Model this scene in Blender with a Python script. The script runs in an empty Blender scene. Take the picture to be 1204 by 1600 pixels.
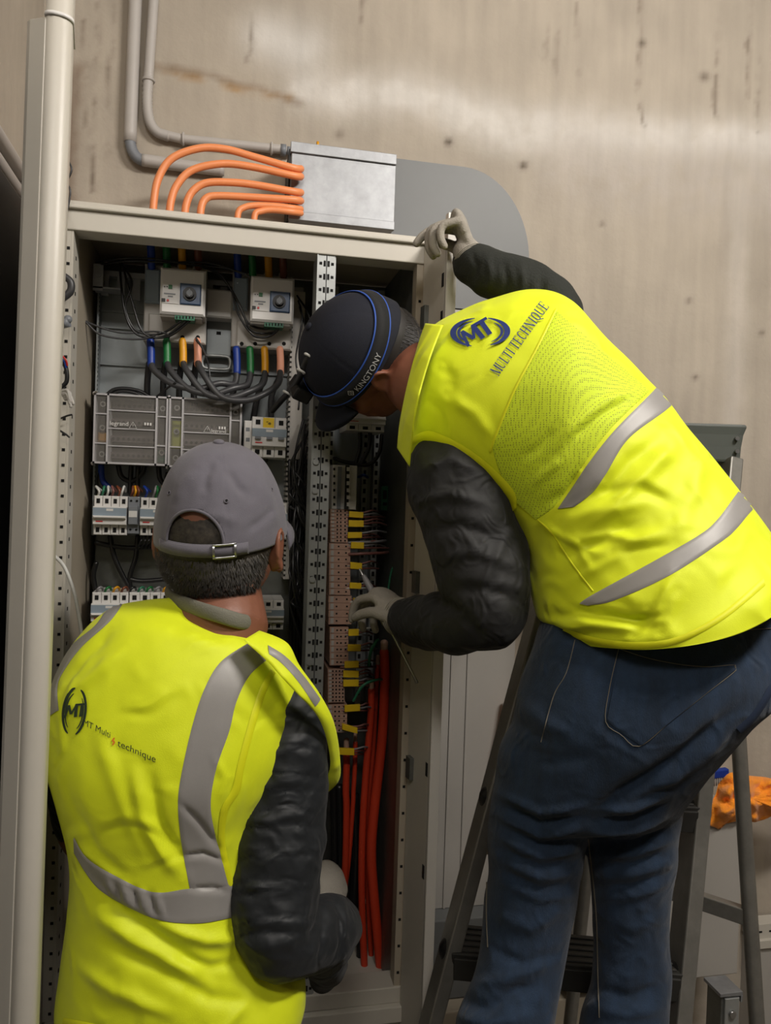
import bpy, bmesh, math, random
import numpy as np
from mathutils import Vector, noise
from mathutils.bvhtree import BVHTree
random.seed(7)
rnd = random.random
sc = bpy.context.scene
col = sc.collection
PI = math.pi

# ---------------------------------------------------------------- camera
FPX = 1200.0
YAW, PITCH, ROLL = math.radians(12), math.radians(-1.0), math.radians(1.83)
CAM = np.array([0.0, 0.0, 1.55])
FWD = np.array([math.sin(YAW)*math.cos(PITCH), math.cos(YAW)*math.cos(PITCH), math.sin(PITCH)])
R0 = np.array([math.cos(YAW), -math.sin(YAW), 0.0])
U0 = np.cross(R0, FWD)
RT = R0*math.cos(ROLL) + U0*math.sin(ROLL)
UP = -R0*math.sin(ROLL) + U0*math.cos(ROLL)
cd = bpy.data.cameras.new('camera')
cam = bpy.data.objects.new('camera', cd)
col.objects.link(cam)
from mathutils import Matrix
cam.matrix_world = Matrix(((RT[0], UP[0], -FWD[0], CAM[0]), (RT[1], UP[1], -FWD[1], CAM[1]),
                           (RT[2], UP[2], -FWD[2], CAM[2]), (0, 0, 0, 1)))
cd.sensor_fit = 'VERTICAL'
cd.sensor_height = 24.0
cd.lens = 24.0*FPX/1600.0
cd.clip_start = 0.02
sc.camera = cam

# ---------------------------------------------------------------- light and exposure
sc.view_settings.view_transform = 'Standard'
sc.view_settings.look = 'None'
sc.view_settings.gamma = 1.0
sc.view_settings.exposure = -0.12
w = bpy.data.worlds.new('world')
sc.world = w
w.use_nodes = True
w.node_tree.nodes['Background'].inputs[0].default_value = (1.0, 0.93, 0.85, 1)
w.node_tree.nodes['Background'].inputs[1].default_value = 0.05

def area(name, loc, target, size, power, color):
    ld = bpy.data.lights.new(name, 'AREA')
    ld.shape = 'RECTANGLE'
    ld.size, ld.size_y = size
    ld.energy = power
    ld.color = color
    o = bpy.data.objects.new(name, ld)
    o.location = loc
    d = Vector(target) - Vector(loc)
    o.rotation_euler = d.to_track_quat('-Z', 'Y').to_euler()
    col.objects.link(o)
    return o
area('ceiling_light', (1.15, 0.05, 2.98), (0.45, 1.35, 1.7), (0.6, 0.25), 58, (1.0, 0.94, 0.87))
area('room_fill_light', (-0.05, -0.75, 3.0), (0.0, 1.0, 1.6), (0.9, 0.3), 30, (1.0, 0.94, 0.87))  # added frontal fill, brightens the shaded compartment and the sides facing the camera

# ---------------------------------------------------------------- pixel and mesh helpers
def W(px, py, d):
    return CAM + d*(FWD + (px-602)/FPX*RT - (py-800)/FPX*UP)
def at(px, py, Y):
    v = FWD + (px-602)/FPX*RT - (py-800)/FPX*UP
    return CAM + v*(Y/v[1])
def ld(r, u, f):
    return r*RT + u*UP + f*FWD
def project(P):
    d = P - CAM
    z = d @ FWD
    return np.stack([602 + FPX*(d @ RT)/z, 800 - FPX*(d @ UP)/z], axis=-1), z
def nrm(v):
    v = np.asarray(v, float)
    return v/(np.linalg.norm(v)+1e-12)

class MB:
    """collects world space geometry, several material slots"""
    def __init__(s): s.v = []; s.f = []; s.m = []; s.sm = []
    def add(s, vs, fs, m=0, smooth=False):
        b = len(s.v)
        s.v += [tuple(map(float, p)) for p in vs]
        for f in fs:
            s.f.append([i+b for i in f]); s.m.append(m); s.sm.append(smooth)
        return s
    def box(s, x0, x1, y0, y1, z0, z1, m=0):
        v = [(x, y, z) for x in (x0, x1) for y in (y0, y1) for z in (z0, z1)]
        return s.add(v, [(0,1,3,2),(4,6,7,5),(0,4,5,1),(2,3,7,6),(0,2,6,4),(1,5,7,3)], m)
    def obox(s, c, ax, ay, az, m=0):
        c, ax, ay, az = map(np.asarray, (c, ax, ay, az))
        v = [c+i*ax+j*ay+k*az for i in (-1, 1) for j in (-1, 1) for k in (-1, 1)]
        return s.add(v, [(0,1,3,2),(4,6,7,5),(0,4,5,1),(2,3,7,6),(0,2,6,4),(1,5,7,3)], m)
    def bar(s, p, q, w, h, m=0, side=None):
        p, q = np.asarray(p, float), np.asarray(q, float)
        t = nrm(q-p)
        sd = np.asarray(side if side is not None else (1, 0, 0), float)
        a = nrm(sd - t*(sd @ t)); b = np.cross(t, a)
        return s.obox((p+q)/2, t*np.linalg.norm(q-p)/2, a*w/2, b*h/2, m)
    def bevbox(s, x0, x1, y0, y1, z0, z1, r=.004, m=0):
        """front (low y) edges chamfered"""
        v = []
        for (y, e) in ((y0, r), (y0+r, 0), (y1, 0)):
            v += [(x0+e, y, z0+e), (x1-e, y, z0+e), (x1-e, y, z1-e), (x0+e, y, z1-e)]
        f = [(0,1,2,3)]
        for k in (0, 4):
            for i in range(4):
                j = (i+1) % 4
                f.append((k+i, k+4+i, k+4+j, k+j))
        f.append((11,10,9,8))
        return s.add(v, f, m)
    def cyl(s, c, axis, r, h, n=16, m=0, r2=None):
        c = np.asarray(c, float); ax = nrm(axis)
        t = np.array([0, 0, 1.]) if abs(ax[2]) < .9 else np.array([1., 0, 0])
        a = nrm(np.cross(ax, t)); b = np.cross(ax, a)
        r2 = r if r2 is None else r2
        v = [c + r*(a*math.cos(k*2*PI/n)+b*math.sin(k*2*PI/n)) for k in range(n)]
        v += [c + ax*h + r2*(a*math.cos(k*2*PI/n)+b*math.sin(k*2*PI/n)) for k in range(n)]
        s.add(v, [(k, (k+1) % n, n+(k+1) % n, n+k) for k in range(n)], m, True)
        return s.add(v, [tuple(range(n))[::-1], tuple(range(n, 2*n))], m)
    def ring(s, c, axis, R, r, n=24, k=8, m=0):
        c = np.asarray(c, float); ax = nrm(axis)
        t = np.array([0, 0, 1.]) if abs(ax[2]) < .9 else np.array([1., 0, 0])
        a = nrm(np.cross(ax, t)); b = np.cross(ax, a)
        v = []
        for i in range(n):
            d = a*math.cos(2*PI*i/n)+b*math.sin(2*PI*i/n)
            for j in range(k):
                v.append(c + d*(R+r*math.cos(2*PI*j/k)) + ax*r*math.sin(2*PI*j/k))
        f = [(i*k+j, ((i+1) % n)*k+j, ((i+1) % n)*k+(j+1) % k, i*k+(j+1) % k) for i in range(n) for j in range(k)]
        return s.add(v, f, m, True)
    def ell(s, c, ax, ay, az, n=24, k=14, m=0):
        c, ax, ay, az = map(np.asarray, (c, ax, ay, az))
        v = [c+az]
        for j in range(1, k):
            p = PI*j/k
            for i in range(n):
                q = 2*PI*i/n
                v.append(c + az*math.cos(p) + math.sin(p)*(ax*math.cos(q)+ay*math.sin(q)))
        v.append(c-az)
        f = [(0, 1+i, 1+(i+1) % n) for i in range(n)]
        for j in range(k-2):
            f += [(1+j*n+i, 1+(j+1)*n+i, 1+(j+1)*n+(i+1) % n, 1+j*n+(i+1) % n) for i in range(n)]
        e = len(v)-1; b = 1+(k-2)*n
        f += [(e, b+(i+1) % n, b+i) for i in range(n)]
        return s.add(v, f, m, True)
    def tube(s, pts, r, n=10, sub=6, m=0, flat=1.0, flatdir=None, cap=True, corr=0.0):
        """smooth tapering tube through points; r a number or one per point"""
        pts = [np.asarray(p, float) for p in pts]
        rr = list(r) if hasattr(r, '__len__') else [r]*len(pts)
        P, Rr = catmull(pts, rr, sub)
        N = len(P)
        T = [nrm(P[min(i+1, N-1)]-P[max(i-1, 0)]) for i in range(N)]
        fd = np.asarray(flatdir if flatdir is not None else (0.13, 0.27, 0.95), float)
        a = nrm(fd - T[0]*(fd @ T[0])) if abs(nrm(fd) @ T[0]) < .98 else nrm(np.cross(T[0], (1, 0, 0)))
        rows = []
        if cap:
            seq = []
            for q in (0.15, .5, .8):
                seq.append((P[0]-T[0]*Rr[0]*math.sqrt(1-q*q)*.8, T[0], Rr[0]*q))
            seq += list(zip(P, T, Rr))
            for q in (.8, .5, .15):
                seq.append((P[-1]+T[-1]*Rr[-1]*math.sqrt(1-q*q)*.8, T[-1], Rr[-1]*q))
        else:
            seq = list(zip(P, T, Rr))
        v = []
        for idx, (p, t, q) in enumerate(seq):
            if flatdir is not None:
                ff = fd - t*(fd @ t)
                if np.linalg.norm(ff) > .2: a = nrm(ff)
            a = nrm(a - t*(a @ t)); b = np.cross(t, a)
            qq = q*(1+corr*(1 if idx % 2 else -1))
            for k in range(n):
                an = 2*PI*k/n
                v.append(p + qq*(a*math.cos(an)*flat + b*math.sin(an)))
        M = len(seq)
        f = [(i*n+k, i*n+(k+1) % n, (i+1)*n+(k+1) % n, (i+1)*n+k) for i in range(M-1) for k in range(n)]
        s.add(v, f, m, True)
        return s.add(v, [tuple(range(n))[::-1], tuple(range((M-1)*n, M*n))], m, True)
    def prism(s, poly, y0, y1, m=0):
        """poly of (x,z) extruded along y"""
        n = len(poly)
        v = [(x, y0, z) for x, z in poly]+[(x, y1, z) for x, z in poly]
        return s.add(v, [tuple(range(n)), tuple(range(n, 2*n))[::-1]]+[(i, n+i, n+(i+1) % n, (i+1) % n) for i in range(n)], m)

def catmull(pts, rr, sub):
    n = len(pts)
    if n == 2:
        return [pts[0]+(pts[1]-pts[0])*i/sub for i in range(sub+1)], [rr[0]+(rr[1]-rr[0])*i/sub for i in range(sub+1)]
    P, R = [], []
    for i in range(n-1):
        p0, p1, p2, p3 = pts[max(i-1, 0)], pts[i], pts[i+1], pts[min(i+2, n-1)]
        for k in range(sub):
            t = k/sub
            P.append(.5*((2*p1)+(-p0+p2)*t+(2*p0-5*p1+4*p2-p3)*t*t+(-p0+3*p1-3*p2+p3)*t**3))
            u = t*t*(3-2*t)
            R.append(rr[i]*(1-u)+rr[i+1]*u)
    P.append(pts[-1]); R.append(rr[-1])
    return P, R

def mkmesh(name, mb):
    me = bpy.data.meshes.new(name)
    me.from_pydata(mb.v, [], mb.f)
    me.polygons.foreach_set('material_index', mb.m)
    me.polygons.foreach_set('use_smooth', mb.sm)
    bm = bmesh.new(); bm.from_mesh(me)
    bmesh.ops.remove_doubles(bm, verts=bm.verts, dist=1e-6)
    bmesh.ops.recalc_face_normals(bm, faces=bm.faces)
    bm.to_mesh(me); bm.free()
    return me

def root_of(o):
    while o.parent: o = o.parent
    return o
def shift(me, off):
    n = len(me.vertices)
    a = np.empty(n*3, np.float32); me.vertices.foreach_get('co', a)
    a = (a.reshape(-1, 3)-np.asarray(off, np.float32)).reshape(-1)
    me.vertices.foreach_set('co', a); me.update()
def verts(me):
    a = np.empty(len(me.vertices)*3, np.float32); me.vertices.foreach_get('co', a)
    return a.reshape(-1, 3).astype(float)
def setverts(me, a):
    me.vertices.foreach_set('co', a.astype(np.float32).reshape(-1)); me.update()

def obj(name, mb, mats, parent=None, label=None, bevel=0):
    """link ONE mesh object; a world space MB or mesh; top-level ones get their origin at their base"""
    me = mb if isinstance(mb, bpy.types.Mesh) else mkmesh(name, mb)
    if not isinstance(mats, (list, tuple)): mats = [mats]
    mi = np.zeros(len(me.polygons), np.int32); me.polygons.foreach_get('material_index', mi)
    me.materials.clear()
    for m in mats: me.materials.append(m)
    me.polygons.foreach_set('material_index', mi)
    o = bpy.data.objects.new(name, me)
    if parent is not None:
        shift(me, root_of(parent).location)
        o.parent = parent
    else:
        a = verts(me)
        lo, hi = a.min(0), a.max(0)
        base = ((lo[0]+hi[0])/2, (lo[1]+hi[1])/2, lo[2])
        shift(me, base); o.location = base
    col.objects.link(o)
    if label: o['label'] = label
    if bevel:
        b = o.modifiers.new('bevel', 'BEVEL'); b.width = bevel; b.segments = 2; b.limit_method = 'ANGLE'
    return o
def tag(o, label, cat, group=None, kind=None):
    o['label'] = label; o['category'] = cat
    if group: o['group'] = group
    if kind: o['kind'] = kind
    return o
def thing(name, loc, label, cat, group=None):
    o = bpy.data.objects.new(name, None)
    o.location = tuple(map(float, loc)); o.empty_display_size = .05
    col.objects.link(o)
    return tag(o, label, cat, group)
def struct(name, mb, mats):
    o = obj(name, mb, mats); o['kind'] = 'structure'
    return o
def copy_tree(o, delta=None, parent=None, label=None):
    c = o.copy(); col.objects.link(c)
    if parent is not None: c.parent = parent
    else:
        c.location = Vector(o.location)+Vector(tuple(map(float, delta)))
        if label: c['label'] = label
    for ch in [x for x in col.objects if x.parent == o]: copy_tree(ch, parent=c)
    return c

# ---------------------------------------------------------------- materials
def lin(c): return tuple((x/12.92 if x <= .04045 else ((x+.055)/1.055)**2.4) for x in [v/255 for v in c])
def mat(name, rgb, rough=.5, metal=0.0, var=0.0, vscale=20.0, bump=0.0, bscale=200.0, spec=.5, rgb2=None,
        alpha=1.0, sheen=0.0, trans=0.0, stretch=None, wave=None, coat=0.0, wrk=None):
    m = bpy.data.materials.new(name); m.use_nodes = True
    nt = m.node_tree; N = nt.nodes; L = nt.links
    b = N['Principled BSDF']
    c = lin(rgb)
    b.inputs['Base Color'].default_value = (*c, 1)
    b.inputs['Roughness'].default_value = rough
    b.inputs['Metallic'].default_value = metal
    b.inputs['Specular IOR Level'].default_value = spec
    b.inputs['Alpha'].default_value = alpha
    b.inputs['Sheen Weight'].default_value = sheen
    b.inputs['Transmission Weight'].default_value = trans
    b.inputs['Coat Weight'].default_value = coat
    tc = N.new('ShaderNodeTexCoord')
    src = tc.outputs['Object']
    if stretch:
        mp = N.new('ShaderNodeMapping'); mp.inputs['Scale'].default_value = stretch
        L.new(src, mp.inputs[0]); src = mp.outputs[0]
    if var > 0 or rgb2:
        n = N.new('ShaderNodeTexNoise'); n.inputs['Scale'].default_value = vscale; n.inputs['Detail'].default_value = 5
        n.inputs['Roughness'].default_value = .65
        L.new(src, n.inputs['Vector'])
        r = N.new('ShaderNodeValToRGB')
        c2 = lin(rgb2) if rgb2 else tuple(min(1, x*(1+var)) for x in c)
        c1 = c if rgb2 else tuple(x*(1-var) for x in c)
        r.color_ramp.elements[0].position = .32; r.color_ramp.elements[1].position = .68
        r.color_ramp.elements[0].color = (*c1, 1); r.color_ramp.elements[1].color = (*c2, 1)
        L.new(n.outputs[0], r.inputs[0]); L.new(r.outputs[0], b.inputs['Base Color'])
    if bump > 0:
        n2 = N.new('ShaderNodeTexNoise'); n2.inputs['Scale'].default_value = bscale; n2.inputs['Detail'].default_value = 3
        L.new(src, n2.inputs['Vector'])
        bp = N.new('ShaderNodeBump'); bp.inputs['Strength'].default_value = min(1, bump); bp.inputs['Distance'].default_value = .002
        L.new(n2.outputs[0], bp.inputs['Height']); L.new(bp.outputs[0], b.inputs['Normal'])
    if wrk:
        n4 = N.new('ShaderNodeTexNoise'); n4.inputs['Scale'].default_value = wrk[0]; n4.inputs['Detail'].default_value = 2; n4.inputs['Distortion'].default_value = 1.2
        n4.noise_type = 'RIDGED_MULTIFRACTAL'
        L.new(tc.outputs['Object'], n4.inputs['Vector'])
        b4 = N.new('ShaderNodeBump'); b4.inputs['Strength'].default_value = wrk[2]; b4.inputs['Distance'].default_value = wrk[1]
        L.new(n4.outputs[0], b4.inputs['Height'])
        if bump > 0: L.new(b4.outputs[0], bp.inputs['Normal'])
        else: L.new(b4.outputs[0], b.inputs['Normal'])
    if wave:
        wv = N.new('ShaderNodeTexWave'); wv.inputs['Scale'].default_value = wave[0]
        wv.bands_direction = wave[1]
        wv.inputs['Distortion'].default_value = wave[3] if len(wave) > 3 else 0
        L.new(src, wv.inputs['Vector'])
        bp = N.new('ShaderNodeBump'); bp.inputs['Strength'].default_value = wave[2]; bp.inputs['Distance'].default_value = .002
        L.new(wv.outputs['Fac'], bp.inputs['Height']); L.new(bp.outputs[0], b.inputs['Normal'])
    return m
M = {}
M['cream'] = mat('cream_paint', (192, 187, 176), .42, var=.03, vscale=8)
M['creamdark'] = mat('beige_paint', (165, 155, 138), .45, var=.05, vscale=6)
M['plate'] = mat('galvanized_plate', (140, 146, 148), .45, .35, var=.08, vscale=14)
M['galv'] = mat('galvanized_steel', (150, 152, 155), .5, .6, var=.14, vscale=26, bump=.12, bscale=60)
M['post'] = mat('zinc_post', (160, 163, 162), .42, .5, var=.08, vscale=30)
M['zincdark'] = mat('dull_zinc', (110, 112, 108), .45, .6, var=.15, vscale=24)
M['black'] = mat('black_plastic', (14, 14, 15), .45)
M['hole'] = mat('hole_dark', (8, 8, 8), .9)
M['white'] = mat('white_plastic', (214, 212, 209), .4, var=.02)
M['offwhite'] = mat('offwhite_plastic', (176, 172, 166), .45)
M['greyp'] = mat('grey_plastic', (120, 124, 130), .45)
M['bluegrey'] = mat('bluegrey_plastic', (136, 150, 162), .4)
M['blue'] = mat('blue_sleeve', (14, 52, 140), .45)
M['green'] = mat('green_sleeve', (16, 105, 48), .45)
M['yellow'] = mat('yellow_sleeve', (214, 150, 14), .45)
M['brown'] = mat('brown_sleeve', (112, 58, 34), .45)
M['salmon'] = mat('salmon_sleeve', (228, 158, 128), .5)
M['orange'] = mat('orange_cable', (236, 146, 92), .42, var=.03)
M['red_orange'] = mat('red_orange_cable', (196, 58, 30), .45)
M['blackcable'] = mat('black_cable', (24, 24, 25), .35)
M['greycable'] = mat('dark_grey_cable', (58, 58, 60), .4)
M['wiregrey'] = mat('grey_wire', (130, 128, 130), .45)
M['wirebrown'] = mat('brown_wire', (120, 76, 70), .45)
M['wirewhite'] = mat('white_wire', (200, 200, 196), .45)
M['wiregreen'] = mat('green_wire', (40, 110, 80), .45)
M['tagyellow'] = mat('yellow_marker', (226, 190, 20), .5)
M['terminal'] = mat('beige_terminal', (176, 142, 124), .5, var=.08, vscale=60)
M['clear'] = mat('clear_cover', (190, 186, 180), .12, alpha=.13)
M['clearframe'] = mat('frosted_frame', (176, 174, 176), .3)
M['copper'] = mat('tinned_bar', (92, 84, 84), .4, .4, var=.2, vscale=40)
M['greentr'] = mat('green_connector', (12, 96, 66), .4)
M['redp'] = mat('red_plastic', (190, 40, 40), .4)
M['bluetr'] = mat('blue_panel', (66, 88, 120), .3)
M['conduit'] = mat('grey_conduit', (176, 171, 166), .5, var=.03)
M['duct'] = mat('grey_duct', (104, 106, 106), .5, var=.05, vscale=5, bump=.05, bscale=30)
M['panelwhite'] = mat('pale_panel', (168, 164, 158), .45, var=.03, vscale=4)
M['skin1'] = mat('skin_tan', (128, 82, 62), .5, var=.06, vscale=30, bump=.1, bscale=300)
M['skin2'] = mat('skin_brown', (128, 78, 58), .5, var=.06, vscale=30, bump=.1, bscale=300)
M['hair'] = mat('grey_brown_hair', (22, 19, 16), .6, rgb2=(64, 58, 49), vscale=120)
M['capgrey'] = mat('grey_cotton', (98, 95, 104), .85, var=.05, vscale=60, bump=.25, bscale=900, sheen=.2)
M['caplining'] = mat('cap_lining', (74, 72, 66), .9)
M['navy'] = mat('navy_cotton', (11, 15, 30), .85, var=.08, vscale=50, bump=.2, bscale=900)
M['strap'] = mat('black_elastic', (16, 17, 20), .8, bump=.2, bscale=600)
M['blueedge'] = mat('blue_edge', (46, 84, 170), .6)
M['print'] = mat('grey_print', (178, 178, 180), .6)
M['vest'] = mat('yellow_hivis', (222, 234, 18), .62, var=.035, vscale=7, bump=.1, bscale=700, sheen=.1, wrk=(13, .012, .55))
M['vestmesh'] = mat('yellow_mesh', (210, 224, 20), .7, sheen=.1)
M['tape'] = mat('reflective_tape', (146, 143, 140), .45, .1, var=.04, vscale=12, bump=.12, bscale=1400)
M['logoblue'] = mat('navy_print', (34, 52, 116), .6)
M['logogreen'] = mat('dark_print', (30, 48, 34), .6)
M['logored'] = mat('orange_print', (214, 108, 30), .6)
M['jacket'] = mat('black_jacket', (15, 15, 16), .7, wrk=(30, .008, .6), var=.12, vscale=12, bump=.7, bscale=38, sheen=.05)
M['puffer'] = mat('black_quilted', (20, 24, 28), .6, wrk=(26, .008, .6), var=.12, vscale=12, bump=.7, bscale=30, sheen=.05)
M['shirt'] = mat('grey_shirt', (112, 110, 98), .85, bump=.4, bscale=500)
M['trouser'] = mat('dark_trouser', (16, 18, 24), .85)
M['jeans'] = mat('denim', (15, 33, 52), .9, rgb2=(25, 46, 70), wrk=(24, .008, .5), vscale=55, bump=.35, bscale=900, sheen=.1, stretch=(1, 1, .25))
M['jeansdark'] = mat('denim_seam', (18, 34, 58), .85)
M['stitch'] = mat('pale_stitch', (110, 104, 92), .8)
M['glove'] = mat('grey_knit_glove', (150, 144, 134), .85, var=.06, vscale=40, bump=.6, bscale=420)
M['cuff'] = mat('glove_cuff', (164, 158, 146), .85, wave=(260, 'X', .5))
M['steel'] = mat('steel', (170, 170, 170), .3, .9)
M['alu'] = mat('ladder_aluminium', (128, 126, 120), .38, .55, var=.12, vscale=30, bump=.1, bscale=120)
M['ladderplastic'] = mat('ladder_plastic', (74, 78, 74), .5, var=.06, vscale=10)
M['tread'] = mat('dark_tread', (34, 33, 30), .6, var=.2, vscale=20)
M['cloth'] = mat('orange_microfibre', (250, 150, 34), .95, var=.05, vscale=30, bump=.6, bscale=300, sheen=.3)
M['floor'] = mat('floor_screed', (126, 120, 110), .7, var=.1, vscale=3, bump=.1, bscale=20)
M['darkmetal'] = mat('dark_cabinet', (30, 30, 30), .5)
M['shoe'] = mat('shoe_leather', (26, 24, 24), .6)
# ---------------------------------------------------------------- the room
YW = 1.75                                                  # face of the concrete wall
def concrete():
    m = bpy.data.materials.new('raw_concrete'); m.use_nodes = True
    N = m.node_tree.nodes; L = m.node_tree.links; b = N['Principled BSDF']
    b.inputs['Roughness'].default_value = .85
    at_ = N.new('ShaderNodeVertexColor'); at_.layer_name = 'stain'
    tc = N.new('ShaderNodeTexCoord')
    mp = N.new('ShaderNodeMapping'); mp.inputs['Scale'].default_value = (1, 1, .12); L.new(tc.outputs['Object'], mp.inputs[0])
    n = N.new('ShaderNodeTexNoise'); n.inputs['Scale'].default_value = 34; n.inputs['Detail'].default_value = 6; L.new(mp.outputs[0], n.inputs['Vector'])
    n2 = N.new('ShaderNodeTexNoise'); n2.inputs['Scale'].default_value = 9; n2.inputs['Detail'].default_value = 8; L.new(tc.outputs['Object'], n2.inputs['Vector'])
    ma = N.new('ShaderNodeMath'); ma.operation = 'ADD'; L.new(n.outputs[0], ma.inputs[0]); L.new(n2.outputs[0], ma.inputs[1])
    mr = N.new('ShaderNodeMapRange'); mr.inputs[1].default_value = .6; mr.inputs[2].default_value = 1.4; mr.inputs[3].default_value = .9; mr.inputs[4].default_value = 1.1
    L.new(ma.outputs[0], mr.inputs[0])
    mx = N.new('ShaderNodeVectorMath'); mx.operation = 'MULTIPLY'
    L.new(at_.outputs[0], mx.inputs[0]); L.new(mr.outputs[0], mx.inputs[1]); L.new(mx.outputs[0], b.inputs['Base Color'])
    n3 = N.new('ShaderNodeTexNoise'); n3.inputs['Scale'].default_value = 60; n3.inputs['Detail'].default_value = 6; L.new(tc.outputs['Object'], n3.inputs['Vector'])
    bp = N.new('ShaderNodeBump'); bp.inputs['Strength'].default_value = .35; bp.inputs['Distance'].default_value = .004
    L.new(n3.outputs[0], bp.inputs['Height']); L.new(bp.outputs[0], b.inputs['Normal'])
    return m
M['concrete'] = concrete()
def segd(P, a, b):
    a, b = np.array(a, float), np.array(b, float)
    t = np.clip(((P-a) @ (b-a))/((b-a) @ (b-a)), 0, 1)
    return np.linalg.norm(P-(a+t[:, None]*(b-a)), axis=1)
def polyd(P, pts):
    d = np.full(len(P), 1e9)
    for a, b in zip(pts[:-1], pts[1:]): d = np.minimum(d, segd(P, a, b))
    return d
def wall_grid(name, origin, eu, ev, nu, nv, stains, inward):
    o, eu, ev = map(lambda q: np.array(q, float), (origin, eu, ev))
    U, V = np.meshgrid(np.linspace(0, 1, nu), np.linspace(0, 1, nv))
    P = o + U.reshape(-1, 1)*eu + V.reshape(-1, 1)*ev
    base = np.tile(np.array(lin((170, 160, 146))), (len(P), 1))
    rough = np.zeros(len(P))
    nz = np.array([noise.fractal(Vector(p*3.1), 1.0, 2.0, 4) for p in P])
    nf = np.array([noise.fractal(Vector((p[0]*22+p[1]*22, 3, p[2]*22)), .9, 2.0, 3) for p in P])
    base *= (1+.10*nz)[:, None]
    if stains: rough = stains(P, base, nz, nf)
    P2 = P + np.array(inward, float)*rough[:, None]
    f = [(j*nu+i, j*nu+i+1, (j+1)*nu+i+1, (j+1)*nu+i) for j in range(nv-1) for i in range(nu-1)]
    me = bpy.data.meshes.new(name)
    me.from_pydata([tuple(p) for p in P2], [], f)
    me.polygons.foreach_set('use_smooth', [True]*len(f))
    ca = me.color_attributes.new('stain', 'FLOAT_COLOR', 'POINT')
    ca.data.foreach_set('color', np.concatenate([np.clip(base, 0, 1), np.ones((len(P), 1))], 1).reshape(-1))
    return struct(name, me, M['concrete'])
def back_stains(P, base, nz, nf):
    px, _ = project(P)
    q = px + np.stack([nf*5, nz*12], 1)
    def blend(mask, rgb, k):
        m = (np.clip(mask, 0, 1)*k)[:, None]
        base[:] = base*(1-m)+np.array(lin(rgb))*m
    sm = lambda d, w: np.exp(-(d/w)**2)
    # pale plaster skim band, white patch and vertical stripe
    blend(sm(polyd(q, [(480, 135), (640, 150), (800, 195), (950, 215), (1330, 235)]), 34)*(1.0+.4*nf), (206, 201, 194), .95)
    blend(sm(polyd(q, [(900, 250), (1000, 275), (1330, 300)]), 62)*(.8+.6*nf), (178, 170, 162), .75)
    blend(sm(polyd(q, [(1155, 290), (1150, 520), (1140, 720)]), 16), (186, 178, 168), .7)
    blend(sm(polyd(q, [(420, 50), (470, 66)]), 42), (206, 202, 196), .9)
    # rust coloured joint and the rough lips of old formwork joints
    blend(sm(polyd(q, [(262, 118), (330, 134), (400, 146), (452, 152)]), 7)*(.55+1.3*nf), (168, 134, 90), .8)
    blend(sm(polyd(q, [(240, 105), (330, 124), (400, 138), (470, 160)]), 7)*(nf+.9), (118, 98, 76), .5)
    blend(sm(polyd(q, [(120, 110), (112, 200), (108, 320)]), 11), (122, 104, 88), .75)
    for pts in ([(132, 30), (128, 75), (140, 105), (136, 190), (148, 300)], [(153, 0), (156, 60), (150, 110), (146, 300)],
                [(177, 0), (175, 90), (166, 140), (170, 240)], [(390, 10), (395, 60), (388, 100)],
                [(570, 0), (560, 60)], [(1002, 0), (998, 150), (1006, 200)], [(1122, 30), (1118, 190)],
                [(872, 30), (868, 120)], [(900, 10), (905, 150)], [(1172, 0), (1168, 160)], [(1185, 90), (1182, 210)], [(860, 0), (852, 90)]):
        blend(sm(polyd(q, pts), 3.2)*(.45+1.1*nf), (104, 90, 76), .6)
    for (x, y, r, s) in ((700, 222, 4, 1), (818, 258, 4, 1), (1002, 68, 4, .8), (1100, 120, 5, .7), (530, 210, 5, .5), (1085, 590, 3, .7), (995, 590, 3, .9),
                         (1118, 1180, 4, .6), (1150, 1200, 3, .6), (1190, 520, 3, .6), (1075, 470, 3, .6), (940, 350, 3, .5)):
        blend(sm(np.linalg.norm(px-(x, y), axis=1), r*1.5), (80, 68, 56), s)
    # board marks: soft vertical stripes everywhere
    st = np.array([noise.noise(Vector((p[0]*16, 0, p[2]*.7))) for p in P])
    st2 = np.array([noise.noise(Vector((p[0]*46+9, 4, p[2]*1.6))) for p in P])
    base *= (1+.07*st+.05*st2)[:, None]
    lip = sm(polyd(q, [(112, 108), (150, 100), (260, 108), (400, 136), (470, 156)]), 7)*nf
    return .004*nz + .008*lip + .004*sm(polyd(q, [(480, 135), (800, 195), (1330, 235)]), 50)
wall_grid('wall_back', (-.395, YW, 0), (2.965, 0, 0), (0, 0, 3.2), 340, 380, back_stains, (0, -1, 0))
wall_grid('wall_left', (-.395, -2.5, 0), (0, 4.25, 0), (0, 0, 3.2), 180, 140, None, (1, 0, 0))
wall_grid('wall_right', (2.57, -2.5, 0), (0, 4.25, 0), (0, 0, 3.2), 20, 16, None, (-1, 0, 0))
wall_grid('wall_front', (-.395, -2.5, 0), (2.965, 0, 0), (0, 0, 3.2), 20, 16, None, (0, 1, 0))
struct('floor', MB().box(-.395, 2.57, -2.5, 1.75, -.05, 0), M['floor'])
M['ceiling'] = mat('ceiling_paint', (150, 146, 138), .8)
struct('ceiling', MB().box(-.395, 2.57, -2.5, 1.75, 3.2, 3.25), M['ceiling'])

# ceiling lamp above the frame, and a made-up housing for the fill light
def luminaire(c, size, label):
    t = thing('ceiling_or_fill_lamp', (c[0], c[1], c[2]), label, 'lamp')
    obj('housing', MB().box(c[0]-size[0]/2, c[0]+size[0]/2, c[1]-size[1]/2, c[1]+size[1]/2, c[2]+.03, 3.2), M['white'], t)
luminaire((1.15, .05, 2.98), (.7, .32), 'ceiling lamp above the ladder outside the picture')
luminaire((.05, -.75, 3.0), (.8, .35), 'added housing for the fill light behind the camera, outside the picture')

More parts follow.
